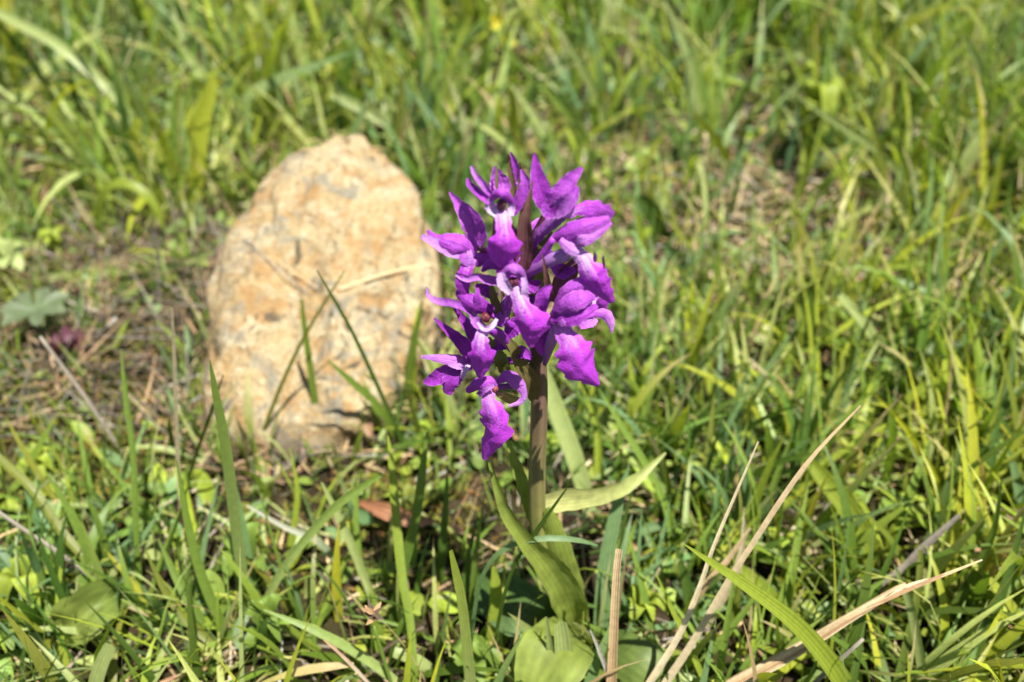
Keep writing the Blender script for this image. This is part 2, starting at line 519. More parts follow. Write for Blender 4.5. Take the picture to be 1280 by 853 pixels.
# stem
stem_pts = [(717, 803, 0), (706, 752, 1), (686, 703, 2), (673, 660, 2), (671, 600, 1), (673, 540, 0), (674, 480, -1), (670, 420, -2), (664, 350, -2), (659, 290, -1), (653, 245, 0), (647, 215, 0)]
C, hw = organ(stem_pts, [20, 22, 23, 22, 21.5, 21.5, 21, 20, 17, 14, 9, 4], 48)
mb = MB(); tube(mb, C, hw, (0, 0, 0), k=20, ridge=0.035)
nC = len(C)
mb.c = []
for i in range(nC):
    s = i / (nC - 1)
    t = min(1, max(0, (s - 0.28) / 0.36)) ** .9
    g, b = (0.18, 0.205, 0.042), (0.125, 0.074, 0.055)
    mb.c += [tuple(g[q] * (1 - t) + b[q] * t for q in range(3))] * 20
mb.build('stem', M_STEM, ORCHID)

def flower(base, tip, w=(9, 11), c0=MAR, c1=PUR):
    """a flower's own mesh is its seed pod, from the stem to where the petals meet"""
    mid = tuple((a + b) / 2 for a, b in zip(base, tip))
    return stalk('flower', ORCHID, [base, (mid[0], mid[1] + 3, mid[2]), tip], [w[0], w[1], w[1] * .7], c0, c1, ridge=0.06)

# flower one: top centre, facing the camera
f = flower((652, 300, 2), (619, 258, 9), (8, 9))
petal('sepal', f, [(613, 243, 8), (603, 230, 8), (594, 219, 7), (589, 208, 6)], [8, 9, 7, 4], PUR2, LIL, cup=.9)
petal('sepal', f, [(613, 253, 9), (599, 241, 8), (588, 230, 7), (586, 223, 6)], [9, 10, 8, 4], PUR, PUR, cup=.9)
petal('sepal', f, [(627, 246, 5), (625, 230, 3), (619, 208, 2)], [18, 27, 5], PUR2, PUR2, cup=.25)
petal('sepal', f, [(640, 268, 6), (650, 250, 6), (657, 230, 5), (652, 212, 4)], [10, 15, 13, 4], PUR, PUR2, cup=.6)
petal('hood', f, [(612, 250, 9), (622, 243, 11), (632, 245, 11), (641, 255, 9)], [9, 13, 13, 9], PUR2, PUR, cup=-.7)
petal('petal', f, [(612, 248, 9), (614, 259, 9), (622, 269, 10)], [7, 14, 8], LIL, WHT, mat=M_PALE, cup=.5)
petal('petal', f, [(637, 250, 9), (639, 260, 9), (638, 270, 10)], [6, 10, 8], LIL, WHT, mat=M_PALE, cup=.5)
column(f, 627, 256, 9.5, 13, 18)
petal('lip', f, [(630, 262, 9), (629, 277, 12), (630, 290, 14), (630, 303, 15), (629, 314, 15), (627, 325, 13.5), (628, 336, 12)],
      [23, 20, 23, 38, 45, 38, 8], LIPC, LIPC, mat=M_LIP, cup=-.35, fold=-.10, ruffle=.10, wave=.10, m=13, n=22)
stalk('spur', f, [(622, 268, 8), (619, 285, 6), (618, 304, 4)], [8, 8, 6], BRN, BRN)
# the unopened bud at the top
f = flower((650, 250, 0), (645, 228, 1), (7, 7), OLV, PUR)
petal('sepal', f, [(646, 226, 2), (644, 208, 2), (638, 191, 2)], [4, 9, 2], PUR2, PUR, cup=.7)
petal('bract', f, [(643, 262, 4), (640, 230, 3), (637, 199, 2)], [11, 9, 2], OLV, BRN, mat=M_BRACT, cup=.5)
petal('bract', f, [(646, 250, 2), (648, 226, 1), (650, 203, 1)], [9, 8, 2], OLV, OLV, mat=M_BRACT, cup=.5)
petal('bract', f, [(621, 238, 6), (621, 222, 5), (621, 207, 4)], [4, 4, 2], OLV, OLV, mat=M_BRACT, cup=.4)
petal('bract', ORCHID, [(652, 345, 6), (656, 312, 6), (656, 275, 6), (661, 246, 5), (666, 227, 4)], [14, 21, 16, 9, 2], (.13, .04, .06), (.13, .075, .05), mat=M_BRACT, cup=.45)

# flower two: top right, turned to the right
f = flower((664, 300, 2), (684, 264, 4), (9, 11), MAR, MAR)
petal('sepal', f, [(685, 264, 4), (679, 246, 4), (672, 222, 3), (668, 192, 2)], [13, 25, 20, 3], PUR, PUR, cup=.0, fold=.45)
petal('hood', f, [(688, 262, 5), (700, 244, 5), (713, 226, 4), (728, 210, 3)], [22, 25, 19, 5], PUR2, PUR2, cup=.5)
petal('petal', f, [(688, 268, 7), (703, 258, 8), (714, 248, 8), (722, 234, 6)], [14, 23, 18, 5], LIL, PUR, cup=.5)
petal('petal', f, [(680, 254, 7), (686, 263, 8), (694, 267, 8)], [5, 20, 12], PUR, DRK, cup=.4)
petal('lip', f, [(696, 270, 7), (712, 268, 8), (724, 262, 8), (738, 262, 8), (752, 265, 7), (766, 271, 5)], [6, 10, 15, 22, 23, 12], LIPC, PUR2, mat=M_LIP, cup=-.3, ruffle=.14, wave=.1, m=13, n=20)
petal('spur', f, [(667, 313, 4), (675, 293, 5), (690, 278, 6), (704, 270, 7)], [8, 17, 20, 10], PUR, LIL, cup=-.8)

# flower three: right, hooded, seen from its side
f = flower((657, 346, 5), (692, 298, 9), (10, 11), PUR, PUR)
petal('hood', f, [(690, 298, 9), (710, 292, 11), (735, 281, 11), (762, 272, 9)], [10, 28, 21, 9], PUR, PUR2, cup=-.5, fold=-.2)
petal('sepal', f, [(711, 310, 10), (726, 300, 12), (743, 291, 11), (764, 278, 9)], [12, 20, 18, 6], LIL, PUR2, cup=-.35)
petal('sepal', f, [(706, 296, 8), (722, 284, 7), (745, 272, 5), (766, 266, 4)], [12, 18, 14, 6], PUR, PUR2, cup=.4)
petal('petal', f, [(700, 300, 11), (712, 310, 12), (724, 316, 12)], [8, 16, 14], PUR2, LIL, mat=M_PALE, cup=-.4)
petal('lip', f, [(722, 313, 11), (731, 328, 13), (740, 345, 14), (750, 360, 13), (765, 379, 10)], [16, 22, 32, 34, 8], LIPC, LIPC, mat=M_LIP, cup=-.45, ruffle=.14, wave=.1, m=13, n=20)
stalk('spur', f, [(708, 318, 10), (686, 326, 8), (664, 339, 6), (656, 348, 5)], [17, 18, 14, 7], LIL, PUR, mat=M_PALE)
stalk('withered_tip', f, [(742, 330, 10), (744, 322, 10), (743, 315, 10)], [4, 5, 2], DRK, (.03, .02, .03))
stalk('withered_tip', f, [(756, 346, 10), (755, 334, 10), (754, 321, 10)], [5, 3, 3], DRK, (.03, .02, .03))

# flower four: far left, pointing left
f = flower((655, 320, 2), (597, 310, 5), (9, 9), MAR, MAR)
petal('sepal', f, [(599, 308, 5), (596, 292, 5), (588, 274, 5), (576, 257, 4), (562, 240, 3)], [9, 25, 27, 16, 3], PUR2, PUR2, cup=.1, fold=.3)
petal('hood', f, [(595, 319, 6), (578, 308, 8), (558, 301, 8), (545, 297, 7), (534, 288, 6)], [18, 29, 23, 12, 4], PUR2, PUR, cup=-.6)
petal('sepal', f, [(583, 321, 8), (563, 314, 8.5), (545, 304, 8), (527, 295, 7)], [8, 15, 13, 6], LIL, LIL, cup=.3)
petal('petal', f, [(592, 322, 8), (583, 324, 9), (575, 320, 9)], [20, 16, 6], LIL, PUR, cup=-.3)
petal('lip', f, [(588, 322, 8), (583, 338, 10), (580, 354, 11), (581, 369, 11)], [18, 17, 21, 13], LIPC, DRK, mat=M_LIP2, cup=-.5, ruffle=.05, m=11)  # end of the lip coloured darker for the shade it hangs in
petal('spur', f, [(592, 330, 6), (604, 322, 6), (616, 318, 5)], [14, 19, 14], PUR, PUR, cup=-.8)

# flower five: centre, facing the camera
f = flower((660, 372, 4), (640, 344, 12), (9, 10))
petal('hood', f, [(627, 345, 14), (637, 337, 15), (650, 341, 15), (659, 357, 13)], [8, 15, 15, 7], PUR2, LIL, cup=-.7)
petal('petal', f, [(626, 341, 14), (629, 353, 15), (639, 366, 15)], [8, 15, 9], LIL, WHT, mat=M_PALE, cup=.5)
petal('petal', f, [(654, 347, 15), (656, 360, 16), (655, 374, 16)], [6, 9, 9], LIL, WHT, mat=M_PALE, cup=.4)
column(f, 642, 353, 14, 14, 18)
petal('lip', f, [(647, 358, 15), (649, 374, 17), (655, 390, 19), (660, 403, 20), (661, 413, 20), (661, 424, 19), (662, 435, 18)],
      [21, 20, 31, 45, 48, 30, 9], LIPC, LIPC, mat=M_LIP, cup=-.30, fold=-.35, ruffle=.12, wave=.10, m=13, n=24)
petal('sepal', f, [(626, 352, 11), (612, 350, 11), (598, 346, 11), (584, 348, 11), (570, 343, 10)], [11, 12, 9, 9, 5], PUR, LIL, cup=.6)
petal('sepal', f, [(634, 330, 11), (622, 331, 10), (610, 333, 9), (602, 340, 9)], [12, 16, 13, 4], DRK, PUR, cup=-.4)
stalk('spur', f, [(640, 366, 12), (634, 385, 9), (632, 404, 7)], [11, 11, 6], PUR, PUR)

# flower six: left of the middle, hood's shade painted as darker purple
f = flower((660, 412, 3), (612, 392, 11), (10, 10), DRK, PUR)
petal('sepal', f, [(594, 394, 12), (580, 384, 12), (562, 379, 12), (546, 377, 11), (535, 370, 10), (533, 359, 9)], [8, 10, 10, 9, 6, 2], PUR, LIL, cup=.5, twist=.5)
petal('hood', f, [(570, 364, 10), (582, 374, 12), (598, 382, 13), (617, 390, 12)], [5, 19, 24, 12], PUR, DRK, cup=-.6)
petal('petal', f, [(598, 384, 13), (597, 372, 13), (597, 360, 12)], [11, 8, 4], PUR, PUR, cup=-.3)
petal('petal', f, [(622, 408, 11), (630, 388, 10), (638, 368, 8)], [14, 18, 9], PUR, LIL, cup=-.4)
petal('petal', f, [(606, 410, 13), (596, 404, 13), (590, 392, 12)], [6, 13, 9], PUR, LIL, cup=.4)
column(f, 607, 397, 13, 15, 16, (.14, .02, .03))
petal('petal', f, [(597, 403, 15), (605, 411, 16), (615, 408, 16), (621, 399, 14)], [4, 7, 7, 4], LIL, WHT, mat=M_PALE, cup=.6)
petal('lip', f, [(606, 410, 15), (602, 422, 17), (601, 436, 18), (603, 450, 18), (602, 462, 17), (601, 474, 16)], [14, 18, 23, 33, 27, 7], LIPC, LIPC, mat=M_LIP, cup=-.4, fold=-.2, ruffle=.10, wave=.08, m=13, n=22)
stalk('spur', f, [(614, 412, 12), (628, 422, 9), (640, 440, 6)], [12, 14, 6], DRK, PUR)

# flower seven: lower left, pointing left, the spike's shade put into its purples
f = flower((668, 448, 0), (598, 448, 6), (9, 10), DRK, DRK)
petal('sepal', f, [(594, 450, 7), (578, 431, 7), (562, 416, 7), (542, 398, 6)], [18, 19, 12, 2], PUR, DRK, cup=.4, fold=.2)
petal('sepal', f, [(600, 442, 5), (592, 420, 4), (581, 402, 3), (567, 382, 2)], [12, 15, 12, 4], PUR, DRK, cup=.4)
petal('hood', f, [(592, 457, 8), (572, 452, 9), (550, 448, 9), (527, 446, 8)], [16, 17, 11, 4], PUR2, LIL, cup=-.4)
petal('petal', f, [(586, 459, 10), (572, 458, 10.5), (560, 456, 10)], [6, 8, 3], LIL, LIL, cup=.2)
petal('lip', f, [(580, 458, 9), (570, 468, 10), (562, 480, 11), (559, 493, 11)], [12, 21, 22, 11], DRK, PUR, cup=-.4, ruffle=.12, m=11)
petal('sepal', f, [(572, 459, 8), (556, 467, 9), (542, 475, 9), (530, 478, 8)], [13, 20, 16, 4], DRK, PUR, cup=.45)
petal('petal', f, [(586, 456, 10), (581, 464, 11), (577, 474, 11)], [5, 8, 4], WHT, LIL, mat=M_PALE, cup=.3)
# flower eight: lowest, lip hanging
f = flower((668, 474, 3), (622, 484, 12), (10, 9), DRK, DRK)
petal('hood', f, [(583, 490, 13), (596, 481, 14), (612, 477, 14), (622, 483, 13)], [8, 17, 16, 8], PUR, PUR2, cup=-.6)
petal('petal', f, [(598, 494, 14), (606, 488, 15), (618, 482, 15)], [7, 8, 5], PUR2, LIL, cup=.4)
column(f, 619, 487, 13.5, 11, 11, (.24, .06, .04))
petal('sepal', f, [(621, 478, 12), (634, 471, 12), (647, 479, 12), (655, 493, 13), (650, 503, 14), (636, 508, 15)], [7, 16, 17, 9, 7, 3], PUR, LIL, cup=-.5)
petal('lip', f, [(611, 487, 14), (611, 500, 16), (615, 515, 17.5), (617, 530, 18), (616, 545, 18), (609, 559, 17), (604, 575, 16)],
      [15, 19, 29, 36, 38, 24, 8], LIPC, LIPC, mat=M_LIP2, cup=-.35, fold=-.3, ruffle=.12, wave=.1, m=13, n=24)
stalk('spur', f, [(624, 492, 12), (640, 500, 8), (652, 500, 6)], [10, 12, 5], (.22, .17, .05), (.18, .14, .04))
# flower nine: right of the middle, large hanging lip
f = flower((672, 420, 3), (694, 398, 12), (10, 11), DRK, PUR)
petal('hood', f, [(692, 388, 12), (708, 367, 13), (730, 355, 13), (759, 342, 11)], [6, 19, 19, 6], PUR2, PUR2, cup=-.4, fold=-.2)
petal('petal', f, [(688, 395, 14), (708, 381, 16), (728, 373, 16), (744, 371, 14)], [6, 23, 24, 8], PUR2, PUR2, cup=-.45)
petal('sepal', f, [(688, 399, 14), (710, 396, 16), (730, 389, 16), (747, 382, 14)], [12, 27, 20, 6], PUR, PUR, cup=-.5)
petal('sepal', f, [(676, 398, 14), (676, 384, 15), (679, 368, 15), (689, 357, 14)], [20, 16, 16, 4], PUR, PUR, cup=.55)
petal('petal', f, [(692, 402, 14), (702, 402, 16), (714, 400, 16)], [14, 14, 5], LIL, PUR, cup=-.4)
petal('lip', f, [(699, 403, 14), (707, 418, 16), (714, 432, 18), (720, 446, 19), (728, 460, 19), (739, 472, 18), (749, 482, 16)],
      [20, 26, 38, 48, 48, 28, 7], LIPC, LIPC, mat=M_LIP2, cup=-.3, fold=-.2, ruffle=.14, wave=.12, m=13, n=24)
stalk('spur', f, [(696, 410, 13), (688, 430, 9), (681, 455, 6)], [13, 14, 6], LIL, PUR, mat=M_PALE)
# flower ten: behind on the right, only its curled tips show
f = flower((672, 400, -3), (742, 394, -6), (9, 8), MAR, PUR)
petal('sepal', f, [(746, 398, -6), (737, 402, -5), (725, 410, -4)], [8, 17, 5], LIL, PUR2, cup=.3)
petal('sepal', f, [(742, 392, -6), (756, 393, -6), (763, 403, -5), (765, 417, -4)], [7, 14, 11, 2], PUR2, LIL, cup=-.5)
petal('lip', f, [(735, 385, -8), (744, 375, -10), (752, 380, -14), (755, 392, -16)], [10, 20, 24, 8], LIPC, LIPC, mat=M_LIP, cup=-.4, m=11)
petal('hood', f, [(728, 380, -7), (738, 366, -9), (750, 362, -11)], [10, 20, 8], PUR, PUR2, cup=-.5)
# two more round the back of the spike
for (by, dd, sx) in ((330, -12, -1), (300, -13, 1)):
    f = flower((660, by + 20, -3), (660 + 12 * sx, by, dd), (8, 9))
    petal('hood', f, [(660 + 10 * sx, by - 6, dd), (660 + 16 * sx, by - 16, dd - 5), (660 + 18 * sx, by - 14, dd - 10)], [14, 22, 8], PUR, PUR2, cup=-.5)
    petal('lip', f, [(660 + 12 * sx, by, dd - 3), (660 + 15 * sx, by + 10, dd - 8), (660 + 16 * sx, by + 28, dd - 10), (660 + 14 * sx, by + 40, dd - 9)], [12, 22, 34, 8], LIPC, LIPC, mat=M_LIP, cup=-.4, m=11)
    petal('sepal', f, [(660 + 12 * sx, by - 4, dd), (660 + 26 * sx, by - 12, dd - 2)], [12, 4], PUR, PUR2, cup=.3)

# a floret deep in the middle, its shade put into darker colours
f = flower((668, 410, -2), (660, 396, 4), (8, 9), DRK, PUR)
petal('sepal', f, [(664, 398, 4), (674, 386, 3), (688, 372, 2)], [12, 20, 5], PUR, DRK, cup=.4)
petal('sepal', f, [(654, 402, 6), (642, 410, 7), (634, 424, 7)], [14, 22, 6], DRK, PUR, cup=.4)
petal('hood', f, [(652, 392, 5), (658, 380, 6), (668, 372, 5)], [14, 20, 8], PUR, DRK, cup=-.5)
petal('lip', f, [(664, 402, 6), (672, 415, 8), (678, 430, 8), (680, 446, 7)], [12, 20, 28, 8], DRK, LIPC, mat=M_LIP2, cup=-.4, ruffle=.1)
# more petals deep in the spike, most coloured darker for the outer florets' shade
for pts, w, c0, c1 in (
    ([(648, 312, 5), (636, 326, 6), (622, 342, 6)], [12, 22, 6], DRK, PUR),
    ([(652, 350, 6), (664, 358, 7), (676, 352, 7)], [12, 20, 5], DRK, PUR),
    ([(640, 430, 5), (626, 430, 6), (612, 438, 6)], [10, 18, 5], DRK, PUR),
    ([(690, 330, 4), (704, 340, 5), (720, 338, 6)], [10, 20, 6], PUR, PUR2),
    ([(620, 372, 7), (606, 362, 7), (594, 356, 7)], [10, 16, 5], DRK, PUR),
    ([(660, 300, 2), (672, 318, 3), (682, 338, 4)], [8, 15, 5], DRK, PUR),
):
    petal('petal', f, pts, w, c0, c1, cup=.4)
# bracts down the spike
for pts, w, c0, c1 in (
    ([(668, 500, 8), (663, 478, 9), (651, 456, 9), (641, 434, 9), (630, 420, 8)], [10, 24, 18, 13, 3], (.10, .075, .03), OLV),
    ([(686, 368, 10), (683, 345, 11), (678, 317, 11)], [11, 7, 1.5], (.14, .06, .06), (.15, .07, .05)),
    ([(692, 378, 5), (706, 350, 5), (722, 320, 4)], [14, 27, 8], (.14, .05, .09), (.12, .05, .07)),
    ([(666, 378, 3), (672, 358, 3), (682, 330, 2)], [12, 20, 4], (.12, .16, .03), (.16, .20, .04)),
    ([(634, 470, 5), (624, 448, 6), (610, 422, 6)], [10, 18, 5], (.11, .12, .03), (.14, .17, .04)),
    ([(624, 396, 10), (618, 374, 10), (612, 348, 9)], [12, 11, 2], (.09, .08, .03), OLV),
    ([(634, 400, 8), (630, 376, 8), (626, 356, 8)], [8, 7, 2], BRN, BRN),
    ([(668, 336, 4), (676, 312, 4), (690, 290, 4)], [10, 11, 2], (.12, .15, .03), OLV),
    ([(664, 460, 4), (680, 438, 4), (690, 420, 4)], [10, 14, 3], (.06, .05, .02), BRN),
    ([(640, 446, 8), (652, 440, 9), (664, 448, 9)], [8, 16, 4], DRK, PUR),
):
    petal('bract', ORCHID, pts, w, c0, c1, mat=M_BRACT, cup=.5)

# leaves
LG = (0.115, 0.150, 0.028); LG2 = (0.18, 0.225, 0.04); LDK = (0.055, 0.10, 0.022)
petal('leaf', ORCHID, [(720, 783, 4), (707, 742, 7), (684, 706, 9), (654, 672, 11), (630, 634, 11), (612, 578, 10)], [28, 42, 34, 21, 15, 4], LG2, LG2, mat=M_LEAF, cup=.35, n=24)
petal('leaf', ORCHID, [(724, 785, 2), (714, 745, 3), (702, 700, 4), (690, 655, 4), (684, 635, 4)], [30, 38, 36, 22, 5], LG, LG2, mat=M_LEAF, cup=-.4, n=20)
petal('leaf', ORCHID, [(664, 650, 0), (655, 612, -3), (643, 578, -5), (632, 545, -8)], [8, 16, 13, 3], LG2, LG2, mat=M_LEAF, cup=.4)
petal('leaf', ORCHID, [(676, 630, -3), (705, 624, -6), (745, 620, -12), (785, 606, -20), (832, 566, -30)], [24, 29, 23, 18, 3], (.30, .30, .11), (.26, .30, .09), mat=M_LEAF, cup=.3, roll=.35, n=24)
def ground_leaf(par, pts, w, c0, c1, name='leaf', mat=None, **kw):
    P = []
    for (px, py, h), w_ in zip(pts, w):
        g = ground_pt(px, py, h / 1000)
        P.append([*g, w_ * (g - EYE).length / FPX * .5])
    S = spline(P, 20)
    mb = MB(); ribbon(mb, S[:, :3], np.maximum(S[:, 3], 1e-4), c0, c1, m=9, **kw)
    return mb.build(name, mat or M_LEAF, par)
ground_leaf(ORCHID, [(728, 786, 4), (708, 800, 24), (685, 830, 26), (660, 890, 16)], [30, 74, 86, 30], LG, LG2, cup=-.12, fold=.2, wave=.10, crumple=.06, roll=.3)
ground_leaf(ORCHID, [(705, 785, 4), (668, 772, 12), (628, 748, 13), (588, 712, 9)], [26, 60, 60, 8], LDK, LDK, cup=.2, wave=.05)  # dark green carries the shade the spike throws on this leaf
ground_leaf(ORCHID, [(732, 795, 4), (775, 815, 14), (815, 842, 14), (850, 880, 6)], [26, 52, 50, 10], LDK, LG, cup=-.25, wave=.05)

# ------------------------------------------------------------------ traced grass, straws and weeds
CG = {'g': (0.138, 0.208, 0.034), 'd': (0.062, 0.112, 0.018), 'b': (0.125, 0.205, 0.080), 'l': (0.215, 0.270, 0.030), 'y': (0.28, 0.31, 0.030),
      'p': (0.275, 0.33, 0.115), 'o': (0.14, 0.16, 0.026), 't': (0.47, 0.345, 0.19), 'c': (0.56, 0.465, 0.29), 'n': (0.33, 0.205, 0.105),
      'r': (0.22, 0.19, 0.15), 'w': (0.42, 0.39, 0.33), 'k': (0.10, 0.075, 0.05)}

def blade_geo(pts, w, lean=None, n=None, back=None, lf_max=None):
    """pts run tip -> root in the photograph; the root stands on the ground, the tip leans by lean metres away"""
    if pts[-1][1] >= 845:
        (x1, y1), (x0, y0) = pts[-1], pts[-2]
        k = 30 / max(10, y1 - y0) if y1 > y0 else 0
        pts = pts + [(x1 + (x1 - x0) * min(k, 1.5), y1 + 30)]
        w = list(w) + [w[-1]]
    g = ground_pt(*pts[-1])
    L = [0]
    for a, b in zip(pts[:-1], pts[1:]): L.append(L[-1] + math.hypot(a[0] - b[0], a[1] - b[1]))
    tot = L[-1]
    if lean is None:
        flat = ground_pt(*pts[0]).y - g.y if ray(*pts[0]).z < -.05 else .1
        lf = random.uniform(.22, .5)
        if g.y > .36: lf *= .3
        if lf_max is not None: lf = min(lf, lf_max)
        if 230 < pts[0][0] < 560 and pts[0][1] < 520 and g.y < .36: lf = .05          # before the rock
        lean = lf * flat
    P = []
    for i, p in enumerate(pts):
        s = 1 - L[i] / tot
        Y = g.y + lean * s + (0.0 if not back else back * 4 * s * (1 - s))
        q = at_y(*p, Y)
        P.append([*q, w[i] * Y / ray(*p).y / FPX * .5])
    if P[-1][2] < 0.001: P[-1][2] = -0.004
    n = n or max(8, int(tot / 14))
    S = spline(P[::-1], min(n, 26))
    return S[:, :3], np.maximum(S[:, 3], 0.00006)

def expand_w(w, k):
    if isinstance(w, (int, float)):
        return [w * (0.12 if i == 0 else (0.75 if i == 1 and k > 2 else 1.0)) for i in range(k)]
    return list(w)

def blade(name, par, pts, w, c='g', c1=None, mat=None, lean=None, fold=None, stem=False, **kw):
    ww = expand_w(w, len(pts))
    C, hw = blade_geo(pts, ww, lean, back=kw.pop('back', None), lf_max=.12 if name in ('straw', 'twig') else None)
    mb = MB()
    j = random.uniform(.88, 1.14)
    a = tuple(x * j for x in CG[c]); b = tuple(x * j for x in (CG[c1] if c1 else CG[c]))
    if stem: tube(mb, C, hw, a, b, k=7)
    else: ribbon(mb, C, hw, a, b, m=5, fold=random.uniform(.15, .45) if fold is None else fold, roll=random.uniform(-.45, .45) if 'roll' not in kw else kw.pop('roll'), **kw)
    m = mat or (M_STRAW if c in 'tcnrwk' else M_GRASS)
    return mb.build(name, m, par)

def single(name, label, cat, pts, w, c='g', group=None, **kw):
    o = blade(name, None, pts, w, c, **kw)
    return tag(o, label, cat, group, 'thing')

def tuft(label, blades, group='grass tufts in the meadow'):
    root = [b[0][-1] for b in blades]
    mx = sum(p[0] for p in root) / len(root); my = sum(min(p[1], 853) for p in root) / len(root)
    t = empty('grass_tuft', ground_pt(mx, my))
    tag(t, label, 'grass tuft', group)
    for b in blades:
        kw = b[3] if len(b) > 3 else {}
        blade('grass_blade', t, b[0], b[1], b[2], **kw)
    return t

GB = 'single blades that stand out from the grass'
ST = 'dead straws lying over the grass'
# --- straws and twigs, bottom right
single('straw', 'long pale straw with a thin tip, nearest the orchid of the crossing dry stalks', 'straw', [(948, 552), (894, 678), (874, 735), (848, 795), (808, 860)], [2, 4.5, 6, 7.5, 9], 'c', ST, c1='c', roll=.1)
single('straw', 'longest pinkish dry straw running up right past the striped grass blade', 'straw', [(1076, 507), (1018, 568), (981, 618), (938, 684), (908, 730), (865, 804), (828, 860)], [2, 5, 6.5, 7, 7, 8.5, 10], 'c', ST, c1='t', roll=.1)
single('straw', 'short thin pink-brown straw crossing between two long dry stalks', 'straw', [(938, 660), (910, 700), (882, 732), (845, 785)], [3, 7, 8, 8], 'n', ST, c1='t')
single('straw', 'cream sheath-like straw with pointed tip standing among the crossing dry stalks', 'straw', [(930, 634), (928, 687), (914, 728), (885, 775)], [1, 8, 10, 8], 'c', ST)
stb = empty('straw_bundle', ground_pt(904, 860))
tag(stb, 'thick bundle of split brown straw lying low and fanning out toward the ground', 'straw', ST)
for k, (dx, wd, cc) in enumerate(((0, 4.5, 't'), (3.5, 3.5, 'n'), (-3.5, 4, 'c'), (6.5, 3, 'n'), (-6.5, 3, 't'), (9, 2.5, 'c'))):
    pts = [(1228 - 28 * k, 700 + 12 * k), (1148 - 4 * k, 732 + dx * .4), (1068, 768 + dx * .7), (994, 813 + dx), (904, 862 + dx)]
    blade('straw_strand', stb, pts, [2, 5, wd, wd + 1, wd + 2], cc, lean=.004 + .0006 * k, roll=.12 * (k - 2))
single('twig', 'grey-pink flattened dead stalk lying across grass above the straw bundle', 'twig', [(1200, 644), (1155, 685), (1128, 712), (1098, 732), (1066, 764)], [5, 10, 9, 10, 8], 'r', ST)
single('twig', 'small dark grey twig with blunt tip below the straw bundle', 'twig', [(1079, 799), (1050, 825), (1016, 856)], [4, 6, 6], 'r', ST, stem=True)
single('straw', 'upright broken orange-brown straw stub right of the orchid base', 'straw', [(774, 686), (772, 700), (769, 745), (764, 860)], [9, 9, 10, 13], 'n', ST, roll=.0, c1='t')
single('straw', 'short whitish bent straw leaning against the brown straw stub', 'straw', [(738, 788), (750, 815), (765, 858)], [2, 5, 6], 'w', ST)
# --- striped and special blades, right
single('wild_grass', 'broad ribbed yellow-green blade cutting across in front of the dry straws', 'grass blade', [(853, 679), (885, 701), (921, 725), (988, 775), (1031, 822), (1056, 860)], [1, 8, 14, 21, 25, 27], 'l', GB, fold=.35, roll=.3, lean=-.004)
single('wild_grass', 'lime blade lying just behind the broad ribbed blade', 'grass blade', [(895, 686), (931, 716), (964, 747), (1000, 790)], [1, 13, 18, 16], 'l', GB)
single('wild_grass', 'wide double-ribbed blade with its tip folded under, upright right of the straws', 'grass blade', [(1012, 578), (1030, 598), (1054, 627), (1082, 671), (1100, 715)], [12, 22, 25, 24, 18], 'l', GB, fold=.4, roll=0)
single('wild_grass', 'lime blade curling over into a hook at its tip', 'grass blade', [(1167, 506), (1182, 490), (1177, 475), (1147, 490), (1122, 517), (1114, 565)], [3, 9, 11, 12, 12, 9], 'l', GB, fold=.1)
single('wild_grass', 'dark green blade with brown withered tip rising before the twig', 'grass blade', [(1151, 687), (1150, 715), (1145, 755), (1121, 858)], [5, 8, 9, 11], 'd', GB, c1='o')
single('wild_grass', 'bright lime blade bending flat to the right, blunt ended', 'grass blade', [(1203, 631), (1180, 630), (1155, 636), (1124, 655), (1095, 700)], [14, 17, 17, 13, 9], 'l', GB, fold=.1)
# --- by the orchid
single('wild_grass', 'dull blue-green wide blade standing in shade beside the straw stub', 'grass blade', [(787, 579), (772, 629), (758, 697), (753, 752), (750, 800)], [1, 15, 20, 22, 18], 'b', GB, roll=.3)
single('wild_grass', 'pale broad blade slanting down right behind the orchid stem', 'grass blade', [(680, 455), (688, 490), (702, 530), (722, 585), (740, 640)], [6, 19, 23, 22, 16], 'p', GB)
single('wild_grass', 'thin blade arching across the front of the orchid stem with a bleached tip', 'grass blade', [(747, 682), (726, 676), (698, 673), (657, 676), (621, 693), (600, 730), (590, 790), (586, 835)], [1.5, 6, 7, 7, 6, 5, 5, 4], 'b', GB, lean=.004, fold=.1)
single('wild_grass', 'dark needle-thin blade crossing low over the orchid stem', 'grass blade', [(708, 611), (684, 644), (667, 668), (640, 712), (622, 780), (615, 830)], [2, 5, 5, 5, 5, 4], 'd', GB, lean=.002)
single('wild_grass', 'wide bluish cut blade in front of the orchid basal leaf', 'grass blade', [(700, 777), (703, 800), (708, 860)], [16, 22, 24], 'p', GB, roll=.1, lean=.006)
single('wild_grass', 'narrow pale blade just left of the wide cut blade at the orchid foot', 'grass blade', [(683, 771), (688, 810), (695, 860)], [3, 9, 11], 'p', GB, lean=.006)
# --- before the rock
single('wild_grass', 'dark needle-thin blade leaning left across the middle of the rock', 'grass blade', [(396, 338), (418, 376), (442, 419), (480, 501), (512, 565)], [1.5, 4, 5, 6, 6], 'd', GB, lean=-.02, fold=.2)
single('wild_grass', 'short upright green blade before the centre of the rock', 'grass blade', [(377, 374), (381, 410), (386, 445), (399, 540)], [3, 7, 8, 9], 'g', GB)
single('wild_grass', 'faint grey-green thin blade leaning right over the rock', 'grass blade', [(431, 338), (379, 424), (345, 498), (318, 556)], [1.5, 4, 5, 5], 'o', GB)
single('wild_grass', 'short broad blade lying against the lower right of the rock', 'grass blade', [(409, 450), (440, 478), (475, 511), (496, 545)], [1.5, 9, 10, 7], 'g', GB, lean=-.01)
single('wild_grass', 'upright blade at the right edge of the rock', 'grass blade', [(529, 372), (520, 415), (513, 450), (506, 510)], [1.5, 8, 10, 9], 'g', GB)
